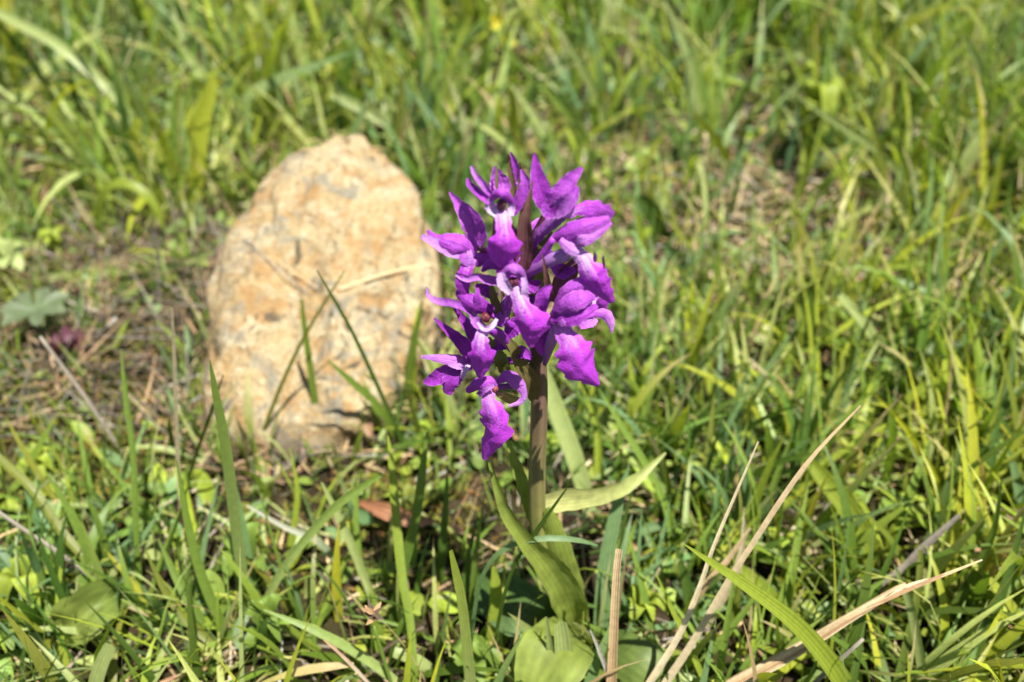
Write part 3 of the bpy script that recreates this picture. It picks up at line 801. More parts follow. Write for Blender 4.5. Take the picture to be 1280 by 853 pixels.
single('wild_grass', 'dark thin blade left of the rock base leaning right', 'grass blade', [(279, 468), (262, 520), (246, 565), (226, 610)], [1.5, 5, 5, 5], 'd', GB, lean=-.01)
single('wild_grass', 'wide bright blade rising before the lower left corner of the rock', 'grass blade', [(262, 450), (269, 490), (283, 568), (300, 700), (310, 770)], [1.5, 9, 14, 14, 11], 'p', GB, c1='g', roll=.3)
single('straw', 'upright cream straw left of the rock', 'straw', [(215, 384), (219, 470), (222, 568), (225, 640)], [3, 5, 5, 6], 'c', ST, lean=-.01)
# straws that lie on the rock
def rock_straw(label, pts, w, c):
    P = []
    for p in pts:
        d = ray(*p).normalized()
        hit = ROCK_BVH.ray_cast(EYE, d)[0]
        if hit is None: continue
        q = hit
        q = q - d * 0.0022
        P.append([*q, w * (q - EYE).length / FPX * .5])
    S = spline(P, 16)
    mb = MB(); ribbon(mb, S[:, :3], S[:, 3], CG[c], m=5, fold=-.3)
    return tag(mb.build('straw', M_STRAW, None), label, 'straw', ST)
rock_straw('thin tan flat straw resting across the right half of the rock', [(424, 362), (470, 346), (505, 337), (540, 331)], 4.5, 't')
rock_straw('thin greyish straw draped down the left shoulder of the rock', [(284, 278), (304, 297), (340, 330), (388, 370)], 1.8, 'r')
rock_straw('finest tan straw draped beside the greyish one on the rock', [(290, 274), (312, 300), (350, 328), (396, 360)], 1.5, 't')

# --- left bottom
single('wild_grass', 'thick olive blade entering from the edge and sloping down right', 'grass blade', [(-25, 548), (0, 574), (43, 615), (77, 665), (123, 718), (150, 760)], [4, 9, 11, 11, 10, 8], 'o', GB)
single('twig', 'grey dry twig sloping down right over the small leaves', 'twig', [(-15, 631), (30, 662), (75, 692), (152, 744)], [5, 5, 6, 5], 'r', ST, stem=True)
single('wild_grass', 'tall lone green blade standing upright left of the cream straw', 'grass blade', [(151, 436), (158, 500), (167, 568), (170, 650), (172, 745)], [1.5, 7, 8, 8, 7], 'g', GB)
single('wild_grass', 'long light blade slanting up right in front of the bare soil', 'grass blade', [(478, 592), (447, 612), (417, 635), (367, 692), (333, 750), (322, 795)], [6, 10, 12, 12, 11, 9], 'p', GB, c1='g', fold=.3)
single('wild_grass', 'straight pale blade leaning left over the bare soil', 'grass blade', [(402, 603), (420, 638), (444, 692), (470, 755)], [2, 9, 11, 10], 'p', GB)
single('wild_grass', 'tall bright blade with bent middle standing left of the orchid', 'grass blade', [(485, 545), (490, 590), (495, 650), (502, 720), (512, 775), (518, 845)], [1.5, 10, 12, 12, 11, 10], 'g', GB, c1='l')
single('wild_grass', 'dark long blade leaning right between the bright blade and orchid', 'grass blade', [(534, 540), (528, 590), (519, 652), (500, 728), (486, 790)], [2, 10, 12, 13, 11], 'd', GB, c1='g')
single('wild_grass', 'blunt pale blade with a cut tip left of the orchid base', 'grass blade', [(563, 688), (570, 720), (577, 755), (588, 858)], [5, 11, 13, 15], 'p', GB, c1='l', lean=.006)
single('wild_grass', 'glowing yellow-green blade standing in the shade by the orchid', 'grass blade', [(617, 708), (620, 735), (619, 770), (610, 815)], [4, 15, 17, 13], 'l', GB, roll=0)
single('wild_grass', 'arched light green blade low before the sedge head', 'grass blade', [(329, 762), (393, 788), (444, 815), (490, 848)], [1.5, 10, 12, 11], 'p', GB, c1='g')
single('wild_grass', 'bleached thin blade with withered tip over the bare soil', 'grass blade', [(308, 632), (360, 661), (400, 678), (432, 715)], [2, 7, 9, 8], 'b', GB, c1='w')
single('straw', 'yellow-brown dead leaf lying flat near the sedge', 'straw', [(442, 831), (410, 834), (383, 838), (335, 852)], [5, 11, 12, 6], 'y', ST, c1='t')
single('straw', 'thin reddish white straw near the yellow dead leaf', 'straw', [(405, 800), (430, 822), (462, 856)], [2, 4, 4], 'w', ST, c1='n')
single('twig', 'thin brown twig lying behind the sedge head', 'twig', [(534, 782), (500, 800), (444, 826)], [4, 4, 4], 'k', ST, stem=True)
single('wild_grass', 'hoop-shaped yellow-green blade bent over left of the rock', 'grass blade', [(204, 286), (198, 265), (187, 247), (158, 228), (135, 234), (123, 262), (120, 295)], [4, 11, 13, 13, 12, 11, 9], 'l', GB, fold=.1, lean=-.015, roll=-.5)
single('wild_grass', 'broad blue-green blade bent sharply above the top of the rock', 'grass blade', [(438, 66), (390, 85), (350, 100), (313, 120), (302, 140), (296, 182)], [3, 14, 22, 22, 14, 12], 'p', GB, c1='b', fold=.1, roll=-.9, lean=-.02)
single('wild_grass', 'long pale blade sloping down from the edge in the tall grass', 'grass blade', [(-30, 2), (0, 17), (67, 53), (113, 90), (143, 120), (175, 165), (195, 215)], [5, 11, 13, 13, 12, 11, 9], 'p', GB)
single('wild_grass', 'bright yellow-green wide blade standing behind the hoop-shaped blade', 'grass blade', [(268, 88), (262, 118), (253, 150), (246, 213), (241, 255)], [4, 17, 20, 19, 15], 'y', GB, roll=0)
single('wild_grass', 'short yellowish cut blade left of the bright wide blade', 'grass blade', [(171, 148), (170, 187), (173, 240)], [10, 11, 11], 'y', GB, roll=0)
single('wild_grass', 'pale stalk-like blade lying level over the small leaves', 'grass blade', [(167, 338), (130, 341), (100, 344), (60, 348), (15, 356)], [5, 12, 11, 9, 6], 'p', GB, lean=.01)
single('wild_grass', 'short pale blade lying level and touching the rock', 'grass blade', [(268, 313), (240, 323), (203, 338), (185, 348)], [5, 13, 13, 8], 'p', GB)
single('twig', 'curled whitish dry stalk by the reddish bud', 'twig', [(145, 398), (130, 414), (113, 422), (95, 422), (80, 414)], [4, 5, 5, 5, 4], 'w', ST, stem=True)
single('twig', 'grey stalk slanting down from the hairy leaf', 'twig', [(50, 421), (97, 484), (125, 524), (155, 566)], [4, 5, 5, 5], 'r', ST, stem=True)

# --- tufts
tuft('grass tuft left of the bare soil with crossing blades and a thin needle', [
    ([(221, 575), (234, 650), (254, 725), (292, 812)], 12, 'g'), ([(274, 593), (262, 650), (250, 712), (245, 760)], 7, 'b'),
    ([(287, 578), (298, 630), (310, 690), (318, 750)], 9, 'b'), ([(300, 684), (301, 760), (303, 858)], 6, 'p'),
    ([(181, 686), (210, 745), (247, 788), (298, 820)], 12, 'o'), ([(198, 674), (220, 720), (242, 760), (262, 800)], 14, 'g'),
    ([(240, 590), (222, 650), (190, 720)], 5, 'd')])
tuft('sparse tuft of thin yellow-green blades over the folded leaf', [
    ([(83, 666), (73, 742), (77, 802), (84, 840)], 8, 'l'), ([(57, 590), (88, 640), (110, 690), (118, 740)], 13, 'g'), ([(108, 620), (124, 660), (138, 720)], 12, 'g'),
    ([(50, 600), (32, 670), (20, 740)], 10, 'g'), ([(140, 806), (128, 830), (120, 858)], [16, 18, 18], 'p'), ([(0, 540), (50, 548), (92, 566)], 6, 'g')])
tuft('sparse tuft of dark thin blades around the sedge head', [
    ([(388, 692), (427, 742), (460, 800)], 5, 'd'), ([(427, 767), (500, 782), (580, 810)], 6, 'g'), ([(320, 600), (345, 690), (370, 770)], 6, 'g'),
    ([(355, 700), (372, 750), (380, 800)], 8, 'b'), ([(492, 816), (520, 826), (552, 840)], [14, 16, 12], 'p'), ([(448, 590), (445, 650), (450, 720)], 9, 'g'),
    ([(362, 560), (372, 620), (358, 690)], 9, 'l')])
tuft('shaded tuft of dark upright blades at the left foot of the orchid', [
    ([(606, 618), (594, 700), (589, 772)], 9, 'g'), ([(592, 788), (612, 818), (638, 858)], 13, 'g'), ([(651, 770), (636, 790), (618, 815)], 9, 'g'),
    ([(598, 640), (585, 700), (575, 770)], 11, 'd'), ([(560, 580), (556, 650), (548, 730)], 12, 'd'), ([(676, 813), (672, 835), (668, 860)], [10, 13, 14], 'l'), ([(634, 830), (640, 845), (650, 865)], 8, 'p')])
tuft('tuft of fresh light blades right behind the orchid stem', [
    ([(724, 475), (743, 521), (749, 560), (747, 615)], 11, 'l'), ([(748, 486), (775, 530), (803, 575), (834, 639), (846, 678)], 10, 'g'),
    ([(785, 440), (790, 490), (783, 560)], 13, 'l'), ([(795, 594), (779, 660), (772, 700)], 9, 'd'), ([(840, 520), (820, 560), (800, 620)], 8, 'g'),
    ([(826, 470), (806, 510), (792, 560)], 10, 'g'), ([(770, 505), (775, 550), (770, 605)], 9, 'g')])
tuft('low tuft of broad shaded blades between the straw stub and dry straws', [
    ([(843, 679), (861, 739), (873, 800)], 20, 'd'), ([(820, 717), (837, 756), (855, 793), (882, 858)], 8, 'l'), ([(838, 696), (803, 721), (772, 768)], 11, 'b'),
    ([(855, 650), (800, 663), (745, 672)], [2, 15, 12], 'b'), ([(800, 640), (825, 700), (835, 760)], 5, 'g'), ([(885, 594), (896, 655), (905, 700)], 8, 'g'), ([(860, 610), (880, 660), (890, 720)], 9, 'g')])
tuft('dense tuft of light blades behind the pink straw tip', [
    ([(901, 415), (899, 480), (897, 550)], 10, 'b'), ([(886, 440), (888, 480), (891, 525)], 13, 'l'), ([(932, 480), (940, 510), (952, 550)], 9, 'p'),
    ([(994, 498), (1008, 518), (1016, 550)], 10, 'l'), ([(977, 386), (984, 430), (992, 480)], 6, 'g'), ([(1053, 520), (1020, 555), (995, 610)], 9, 'g'),
    ([(990, 545), (970, 600), (950, 660)], 12, 'g'), ([(965, 528), (990, 556), (1010, 590)], 9, 'l'), ([(940, 540), (930, 600), (920, 660)], 14, 'b'), ([(1008, 480), (1005, 530), (985, 580)], 13, 'g')])
tuft('tuft with a bowed pale blade and a lime blade right of centre', [
    ([(1049, 369), (1068, 390), (1087, 414), (1114, 457), (1130, 500)], [10, 13, 13, 12, 9], 'p'), ([(1181, 385), (1160, 427), (1143, 470)], 15, 'l'),
    ([(1208, 359), (1173, 417), (1143, 477), (1088, 572)], 7, 'd'), ([(1074, 436), (1080, 490), (1085, 560)], 9, 'g'), ([(1111, 282), (1067, 344), (1056, 385)], 11, 'p'),
    ([(1068, 436), (1056, 480), (1048, 520)], 5, 'p'), ([(1088, 360), (1075, 410), (1070, 460)], 11, 'g'), ([(1150, 470), (1158, 520), (1160, 570)], 12, 'l')])
tuft('coarse tuft of broad pale blades at the far right edge', [
    ([(1286, 380), (1270, 470), (1260, 560), (1252, 620)], 22, 'p'), ([(1250, 455), (1230, 500), (1212, 560)], 15, 'g'), ([(1290, 330), (1230, 400), (1180, 450)], 14, 'b'),
    ([(1219, 403), (1245, 435), (1270, 478)], 4, 't'), ([(1290, 470), (1250, 520), (1220, 590), (1200, 640)], 12, 'd')])
tuft('strong tuft of long green blades in the lower right corner', [
    ([(1253, 596), (1241, 668), (1205, 742), (1166, 790)], 11, 'g'), ([(1284, 630), (1255, 735), (1202, 845)], 14, 'd'), ([(1221, 603), (1226, 640), (1221, 680)], 17, 'l'),
    ([(1118, 706), (1128, 730), (1141, 768), (1156, 860)], 12, 'p'), ([(1108, 724), (1084, 742), (1061, 800), (1047, 840)], 11, 'g'), ([(1085, 726), (1054, 782), (1026, 825)], 15, 'g'),
    ([(1270, 839), (1215, 843), (1160, 856)], 8, 'l'), ([(1111, 634), (1105, 670), (1101, 720)], 7, 'o'), ([(1255, 699), (1270, 725), (1288, 760)], 8, 'g'), ([(1190, 786), (1193, 815), (1198, 858)], 8, 'g'),
    ([(941, 805), (975, 818), (1020, 840)], 13, 'l'), ([(1280, 720), (1230, 770), (1180, 840)], 18, 'g'), ([(1260, 560), (1275, 620), (1290, 690)], 22, 'b'), ([(1230, 660), (1200, 700), (1150, 745)], 20, 'g')])
tuft('tall tuft of long pale blades near the upper right corner', [
    ([(1202, 42), (1222, 72), (1232, 110), (1234, 147), (1250, 197), (1274, 250)], [4, 12, 14, 14, 14, 12], 'p'), ([(1237, 145), (1207, 206), (1172, 290)], 22, 'p'),
    ([(1268, 122), (1250, 145), (1230, 180)], 11, 'b'), ([(1117, 165), (1137, 226), (1160, 292)], 15, 'g'), ([(1208, 79), (1153, 113), (1118, 170)], 11, 'p'),
    ([(1224, 132), (1195, 148), (1165, 170)], 13, 'y'), ([(1285, 60), (1275, 130), (1262, 200)], 12, 'g'), ([(1199, 90), (1194, 170), (1186, 250)], 10, 'g')])
tuft('blurred tuft of arching blades far behind the orchid on the right', [
    ([(966, 91), (980, 74), (996, 67), (1012, 78), (1026, 105)], 13, 'p'), ([(976, 106), (1040, 150), (1113, 203), (1166, 272)], 9, 'p'), ([(1008, -5), (1054, 33), (1090, 80)], 17, 'b'),
    ([(1110, 119), (1080, 130), (1050, 142)], 8, 'p'), ([(868, 60), (880, 120), (885, 170)], 14, 'g'), ([(866, 140), (895, 174), (918, 205)], [5, 11, 12], 'y'), ([(940, 172), (922, 200), (910, 225)], 11, 'b')])
tuft('tall blurred tuft directly behind the top of the orchid', [
    ([(610, 33), (660, 90), (706, 136), (740, 190)], 10, 'g'), ([(696, 28), (727, 83), (750, 130), (765, 180)], 13, 'p'), ([(729, 10), (744, 67), (762, 140)], 15, 'b'), ([(782, 30), (727, 97), (672, 160)], 9, 'l'),
    ([(826, -8), (856, 55), (872, 125), (876, 160)], 15, 'p'), ([(632, 98), (670, 150), (712, 218)], 12, 'p'), ([(698, 110), (714, 145), (732, 185)], 20, 'd'), ([(560, 20), (590, 90), (600, 160)], 12, 'g')])
tuft('blurred tuft sloping down right just above the rock', [
    ([(420, 22), (470, 50), (505, 72), (530, 100)], 13, 'b'), ([(415, 118), (455, 137), (494, 157), (537, 180), (565, 215)], [8, 15, 17, 15, 10], 'p'), ([(480, -5), (500, 60), (520, 130)], 14, 'g'),
    ([(560, 60), (540, 120), (532, 180)], 12, 'g'), ([(590, 20), (560, 90), (550, 170)], 14, 'l')])
tuft('tall shady tuft of upright blades left of the rock top', [
    ([(123, 110), (124, 180), (127, 250)], 13, 'd'), ([(10, 117), (60, 107), (100, 115), (142, 133), (165, 170)], 9, 'y'), ([(212, -5), (233, 67), (256, 120), (260, 180)], 11, 'p'), ([(260, -5), (280, 77), (284, 150)], 13, 'g'),
    ([(215, 100), (218, 170), (215, 240)], 13, 'g'), ([(185, 160), (200, 200), (215, 250)], 10, 'l'), ([(150, 70), (175, 140), (190, 220)], 14, 'd'), ([(62, 110), (95, 145), (120, 190)], 12, 'l'), ([(100, 150), (106, 200), (110, 260)], 12, 'g')])
tuft('tuft of mid green blades just right of the upper flower', [
    ([(789, 247), (798, 280), (811, 322)], 8, 'l'), ([(798, 245), (815, 262), (832, 295)], [10, 24, 14], 'd'), ([(831, 305), (850, 325), (876, 350)], [8, 17, 14], 'b'), ([(780, 300), (776, 360), (780, 420)], 13, 'g'),
    ([(870, 290), (890, 330), (930, 380)], 8, 'g'), ([(845, 380), (850, 430), (850, 480)], 13, 'g'), ([(965, 290), (968, 350), (962, 420)], 14, 'g'), ([(830, 400), (812, 440), (806, 490)], 10, 'b')])

# --- sedge
sg = empty('sedge', ground_pt(490, 860))
tag(sg, 'thin sedge stalk topped by a small withered brown head', 'sedge')
blade('stalk', sg, [(467, 782), (476, 812), (490, 858)], [4, 5, 5], 'g', stem=True)
hp = at_y(467, 768, ground_pt(490, 888).y)
mb = MB()
for k in range(16):
    a = random.uniform(0, 6.28); t = random.uniform(0.1, 1.0)
    d = np.array([math.cos(a) * .55, math.sin(a) * .55, t]); d /= np.linalg.norm(d)
    b0 = np.array(hp) + np.array([0, 0, -.002 + .003 * random.random()])
    ribbon(mb, spline([b0, b0 + d * .0025, b0 + d * random.uniform(.003, .0048)], 5), np.array([.0003, .0006, .0006, .0004, .0001]) * 1.1, random.choice([CG['n'], CG['k'], (.2, .13, .08)]), m=3, cup=.5)
hd = mb.build('seed_head', M_STRAW, sg); hd['kind'] = 'stuff'

# --- broad-leaved little plants
def weed(label, px, py, n, size, c, group='small broad-leaved plants', h=.012, name='weed', c1=None, mid=.45, cat='weed', ph=None, parts='leaf'):
    g = ground_pt(px, py)
    t = empty(name, g); tag(t, label, cat, group)
    ph = random.uniform(0, 6.28) if ph is None else ph
    for k in range(n):
        a = ph + k * 2 * math.pi / n + random.uniform(-.35, .35)
        s = size * .72 * random.uniform(.7, 1.15)
        d = np.array([math.cos(a), math.sin(a), 0])
        b0 = np.array(g) + np.array([0, 0, h * .3])
        P = [b0, b0 + d * s * .45 + np.array([0, 0, h * random.uniform(.7, 1.2)]), b0 + d * s + np.array([0, 0, h * random.uniform(.2, 1.0)])]
        S = spline(P, 14); x = np.linspace(0, 1, 14)
        hw = s * .31 * np.sin(np.pi * np.clip(x, .03, .99) ** (.8)) ** .7 + 1e-4
        mb = MB(); j = random.uniform(.8, 1.2)
        cc = tuple(q * j for q in CG[c]) if isinstance(c, str) else tuple(q * j for q in c)
        ribbon(mb, S, hw, cc, c1 or cc, face=(d[0] * -.3, d[1] * -.3, 1), m=7, fold=.12, cup=.12, wave=.10)
        mb.build(parts, M_LEAF, t)
    return t
weed('little clover-like plant with rounded leaves right of the straw stub', 800, 775, 6, .012, 'l', h=.01)
weed('pale rounded-leaf rosette at the left edge above the hairy leaf', 18, 340, 6, .022, 'p', h=.012)
weed('small lime rosette right of the pale rosette', 75, 322, 6, .014, 'l', h=.012)
weed('cluster of small bright leaves below the grey twig', 50, 745, 7, .016, 'l', h=.012)
weed('small leaf cluster at the lower left corner', 25, 815, 6, .015, 'g', h=.010)
weed('bright small-leaved plant below the mossy patch', 60, 600, 7, .013, 'l', h=.010)
weed('leafy plant with pointed leaves between pale blade and sedge', 345, 815, 6, .017, 'g', h=.016)
weed('lime rosette of rounded leaves low at the right edge', 1240, 545, 6, .016, 'l', h=.014)
weed('small pale-leaved plant beside the hooked lime blade', 1190, 535, 6, .012, 'p', h=.012)
weed('small rounded-leaf plant under the lower right blades', 1215, 775, 7, .011, 'l', h=.010)
weed('blurred lime leaf cluster in the far grass right of the orchid', 1005, 195, 8, .030, 'l', h=.04)
weed('shaded round-leaved plant beside the orchid foot on its left', 590, 840, 5, .014, 'g', h=.008)
weed('broad-leaf seedling left of the long light blade', 318, 725, 4, .016, 'g', h=.016)
weed('small yellow-green plant left of the orchid leaf', 520, 640, 6, .011, 'o', h=.008)
# folded leaf with a brown rim
fl = ground_leaf(None, [(152, 742, 8), (128, 752, 14), (100, 772, 12), (70, 800, 4)], [14, 44, 50, 12], (.11, .16, .03), (.16, .19, .04), name='broad_leaf', cup=.1, fold=.75, wave=.2, ruffle=.06, crumple=.12)
tag(fl, 'broad folded green leaf with brownish rim under the grey twig', 'leaf')
# hairy palmate leaf and reddish bud
pl = empty('hairy_leaf_plant', ground_pt(45, 400)); tag(pl, 'grey-green hairy leaf with toothed lobes at the left edge', 'weed')
g0 = np.array(ground_pt(45, 390, .020))
for k in range(7):
    a = math.radians(-60 + 50 * k)
    d = np.array([math.cos(a), math.sin(a), .15])
    S = spline([g0, g0 + d * .008 + np.array([0, 0, .001]), g0 + d * .016], 8)
    mb = MB(); ribbon(mb, S, np.array([.0008, .0013, .0020, .0028, .0032, .0036, .0022, .0005]), (.095, .135, .06), (.12, .15, .08), face=(0, -.3, 1), m=7, fold=.35, ruffle=.22)
    mb.build('lobe', M_LEAF, pl)
mb = MB(); tube(mb, spline([np.array(ground_pt(60, 420)), g0 + np.array([0.002, -.004, -.004]), g0], 6), np.full(6, .0007), (.16, .17, .1)); mb.build('stalk', M_STEM, pl)
bd = empty('bud', ground_pt(84, 450)); tag(bd, 'dull reddish-purple bud low beside the hairy leaf', 'bud')
g0 = np.array(ground_pt(84, 436, .008))
for k in range(11):
    a = k * 2 * math.pi / 5.5
    d = np.array([math.cos(a) * random.uniform(.7, 1.2), math.sin(a) * random.uniform(.7, 1.2), random.uniform(.2, .8)])
    S = spline([g0, g0 + d * .007, g0 + d * .013 + np.array([-d[0], -d[1], 0]) * .004], 7)
    mb = MB(); ribbon(mb, S, np.array([.0010, .0024, .0032, .0036, .0030, .002, .0005]), (.085, .03, .045), (.13, .05, .07), face=(d[0], d[1], .6), m=5, cup=.3, wave=.2, twist=.6)
    mb.build('bud_scale', M_LEAF, bd)
# yellow flowers far behind
for k, (x, y, lab) in enumerate(((622, 26, 'upper of two blurred yellow flowers in the far grass'), (634, 52, 'lower of two blurred yellow flowers in the far grass'))):
    b = ground_pt(628 + 4 * k, 120); q = np.array(at_y(x, y, b.y + .01))
    t = empty('yellow_flower', b); tag(t, lab, 'flower', 'small yellow flowers in the far grass')
    mb = MB(); tube(mb, spline([np.array(b), (np.array(b) + q) / 2 + np.array([.003, 0, 0]), q], 8), np.full(8, .0008), CG['g']); mb.build('stalk', M_STEM, t)
    for j in range(5):
        a = j * 2 * math.pi / 5
        d = np.array([math.cos(a), -.4, math.sin(a)])
        mb = MB(); ribbon(mb, spline([q, q + d * .004, q + d * .007], 6), np.array([.001, .002, .0027, .0027, .002, .0004]), (.6, .5, .03), m=5, cup=.2)
        mb.build('petal', M_LEAF, t)
# rust-brown dead leaf on the bare soil
dl = ground_leaf(None, [(450, 628, 4), (480, 638, 8), (515, 650, 8), (545, 652, 4)], [6, 20, 18, 3], (.20, .085, .04), (.26, .13, .07), name='dead_leaf', mat=M_STRAW, cup=.4, wave=.15)
tag(dl, 'small rust-brown dead leaf on bare soil left of the orchid stem', 'leaf')
dl = ground_leaf(None, [(430, 500, 6), (440, 515, 10), (455, 530, 8), (462, 552, 3)], [10, 26, 22, 6], (.16, .08, .045), (.24, .14, .08), name='dead_leaf', mat=M_STRAW, cup=.5, wave=.2)
tag(dl, 'brown crumpled dead leaf against the foot of the rock', 'leaf')

# ------------------------------------------------------------------ grass, thatch, moss, ground leaves (uncountable)
RC = np.array([rock.location.x, rock.location.y])
def in_rock(x, y, k=1.0):
    near = (np.abs(x - RC[0]) < .09) & (np.abs(y - RC[1]) < .13)
    out = np.zeros(len(x), dtype=bool)
    for i in np.nonzero(near)[0]:
        hit = ROCK_BVH.ray_cast(Vector((x[i], y[i], .3)), Vector((0, 0, -1)))[0]
        out[i] = hit is not None and hit.z > .0005
    return out

def by_rock(n, seed, reach=.014):
    """spots on the ground close round the foot of the rock"""
    r = np.random.default_rng(seed)
    x, y = r.uniform(RC[0] - .09, RC[0] + .09, n), r.uniform(RC[1] - .13, RC[1] + .13, n)
    keep = ~in_rock(x, y)
    keep &= np.array([ROCK_BVH.find_nearest(Vector((a, b, 0.002)), reach)[0] is not None for a, b in zip(x, y)])
    return x[keep], y[keep], r

def blob2(x, y, cx, cy, rx, ry):
    return np.exp(-(((x - cx) / rx) ** 2 + ((y - cy) / ry) ** 2))

def scatter(n, seed, x0, x1, y0, y1):
    r = np.random.default_rng(seed)
    return r.uniform(x0, x1, n), r.uniform(y0, y1, n), r

def blades(name, x, y, L, w, az, th0, bend, colr, tipc, mat, K=6, seed=0, twist=.6, z0=0.0, foldv=.3, shape='blade', droop=True):
    n = len(x); r = np.random.default_rng(seed)
    s = np.linspace(0, 1, K + 1)
    th = th0[:, None] + bend[:, None] * s[None] ** 1.4
    ds = L[:, None] / K
    rr = np.concatenate([np.zeros((n, 1)), np.cumsum(np.sin(th[:, :-1]) * ds, 1)], 1)
    zz = np.concatenate([np.zeros((n, 1)), np.cumsum(np.cos(th[:, :-1]) * ds, 1)], 1)
    side = (r.uniform(-1, 1, n)[:, None] * .12 * L[:, None]) * s[None] ** 2
    ca, sa = np.cos(az)[:, None], np.sin(az)[:, None]
    X = x[:, None] + rr * ca - side * sa
    Y = y[:, None] + rr * sa + side * ca
    Z = terrain(x, y)[:, None] + z0 + zz - .002
    Z = np.maximum(Z, terrain(X, Y) + .0006)
    tw = r.uniform(-1, 1, n)[:, None] * twist + r.uniform(-twist, twist, n)[:, None] * s[None] * 1.2
    # width direction: horizontal, across the lean, rolled about the blade
    Wx, Wy = -sa * np.cos(tw), ca * np.cos(tw)
    Nx, Ny, Nz = -np.cos(th) * ca, -np.cos(th) * sa, np.sin(th)
    Wx = Wx + Nx * np.sin(tw); Wy = Wy + Ny * np.sin(tw); Wz = Nz * np.sin(tw)
    if shape == 'blade': prof = np.where(s < .35, .75 + .7 * s, 1.0 - ((s - .35) / .65) ** 1.8) 
    else: prof = np.sin(np.pi * np.clip(s, .05, .97) ** .8) ** .7
    hw = (w[:, None] * .5) * np.maximum(prof, .03)[None]
    V = np.zeros((n, K + 1, 3, 3)); CC = np.zeros((n, K + 1, 3, 3)); PC = np.zeros((n, K + 1, 3, 3))
    for j, u in enumerate((-1, 0, 1)):
        V[:, :, j, 0] = X + Wx * hw * u + (Nx * hw * foldv if u else 0)
        V[:, :, j, 1] = Y + Wy * hw * u + (Ny * hw * foldv if u else 0)
        V[:, :, j, 2] = Z + Wz * hw * u + (Nz * hw * foldv if u else 0)
        CC[:, :, j] = colr[:, None] * (1 - s[None, :, None] ** 3) + tipc[:, None] * s[None, :, None] ** 3
        PC[:, :, j, 0] = u; PC[:, :, j, 1] = s[None]; PC[:, :, j, 2] = r.uniform(0, 1, n)[:, None]
    b = (np.arange(n) * (K + 1) * 3)[:, None, None] + (np.arange(K) * 3)[None, :, None] + np.arange(2)[None, None]
    q = np.stack([b, b + 1, b + 4, b + 3], -1).reshape(-1, 4)
    o = grid_mesh(name, V.reshape(-1, 3), q, mat, CC.reshape(-1, 3), PC.reshape(-1, 3))
    return tag(o, kind='stuff')

def pick(r, n, table):
    k = r.choice(len(table), n, p=np.array([t[0] for t in table]) / sum(t[0] for t in table))
    c = np.array([t[1] for t in table])[k]
    return c * r.uniform(.78, 1.25, (n, 1)) * r.uniform(.93, 1.07, (n, 3))

def bare(x, y):
    """how bare the sward is: by the rock, on the soil before it, on the thatch patch beyond the orchid"""
    return np.clip(.95 * blob2(x, y, -.125, .33, .05, .07) + .45 * blob2(x, y, -.19, .30, .05, .05) + .5 * blob2(x, y, -.05, .225, .07, .035) + .88 * blob2(x, y, .15, .44, .09, .11) + .6 * blob2(x, y, .28, .36, .06, .05) + .5 * blob2(x, y, -.16, .24, .06, .05)
                   + .6 * blob2(x, y, 0.0, .19, .05, .03) + .5 * blob2(x, y, .0, .36, .05, .06), 0, 1)

def height(x, y):
    h = .040 + .036 * np.clip((y - .38) / .35, 0, 1) + .05 * blob2(x, y, -.25, .55, .18, .16) + .03 * blob2(x, y, .32, .45, .16, .2) + .028 * np.clip((x - .05) / .2, 0, 1)
    h = h * (1 - .45 * bare(x, y))
    h = np.where((x < -.06) & (y > .27) & (y < .43), np.minimum(h, .024), h)
    h = np.where((x < -.02) & (x > -.40) & (y >= .43) & (y < .54), np.minimum(h, .030 + np.clip((y - .43) * .8, 0, .05)), h)                    # before the tall tuft by the rock
    h = np.where((np.abs(x + .055) < .07) & (y > .17) & (y < .29), np.minimum(h, .024 + .016 * (y > .235)), h)      # in front of the rock
    h = np.where((np.abs(x - .0) < .06) & (y < .17), np.minimum(h, .034), h)                     # in front of the orchid
    h = np.where(y < .12, np.minimum(h, .028), h)
    h = np.where((np.abs(x - .0) < .045) & (y > .165) & (y < .25), np.minimum(h, .03), h)
    return h

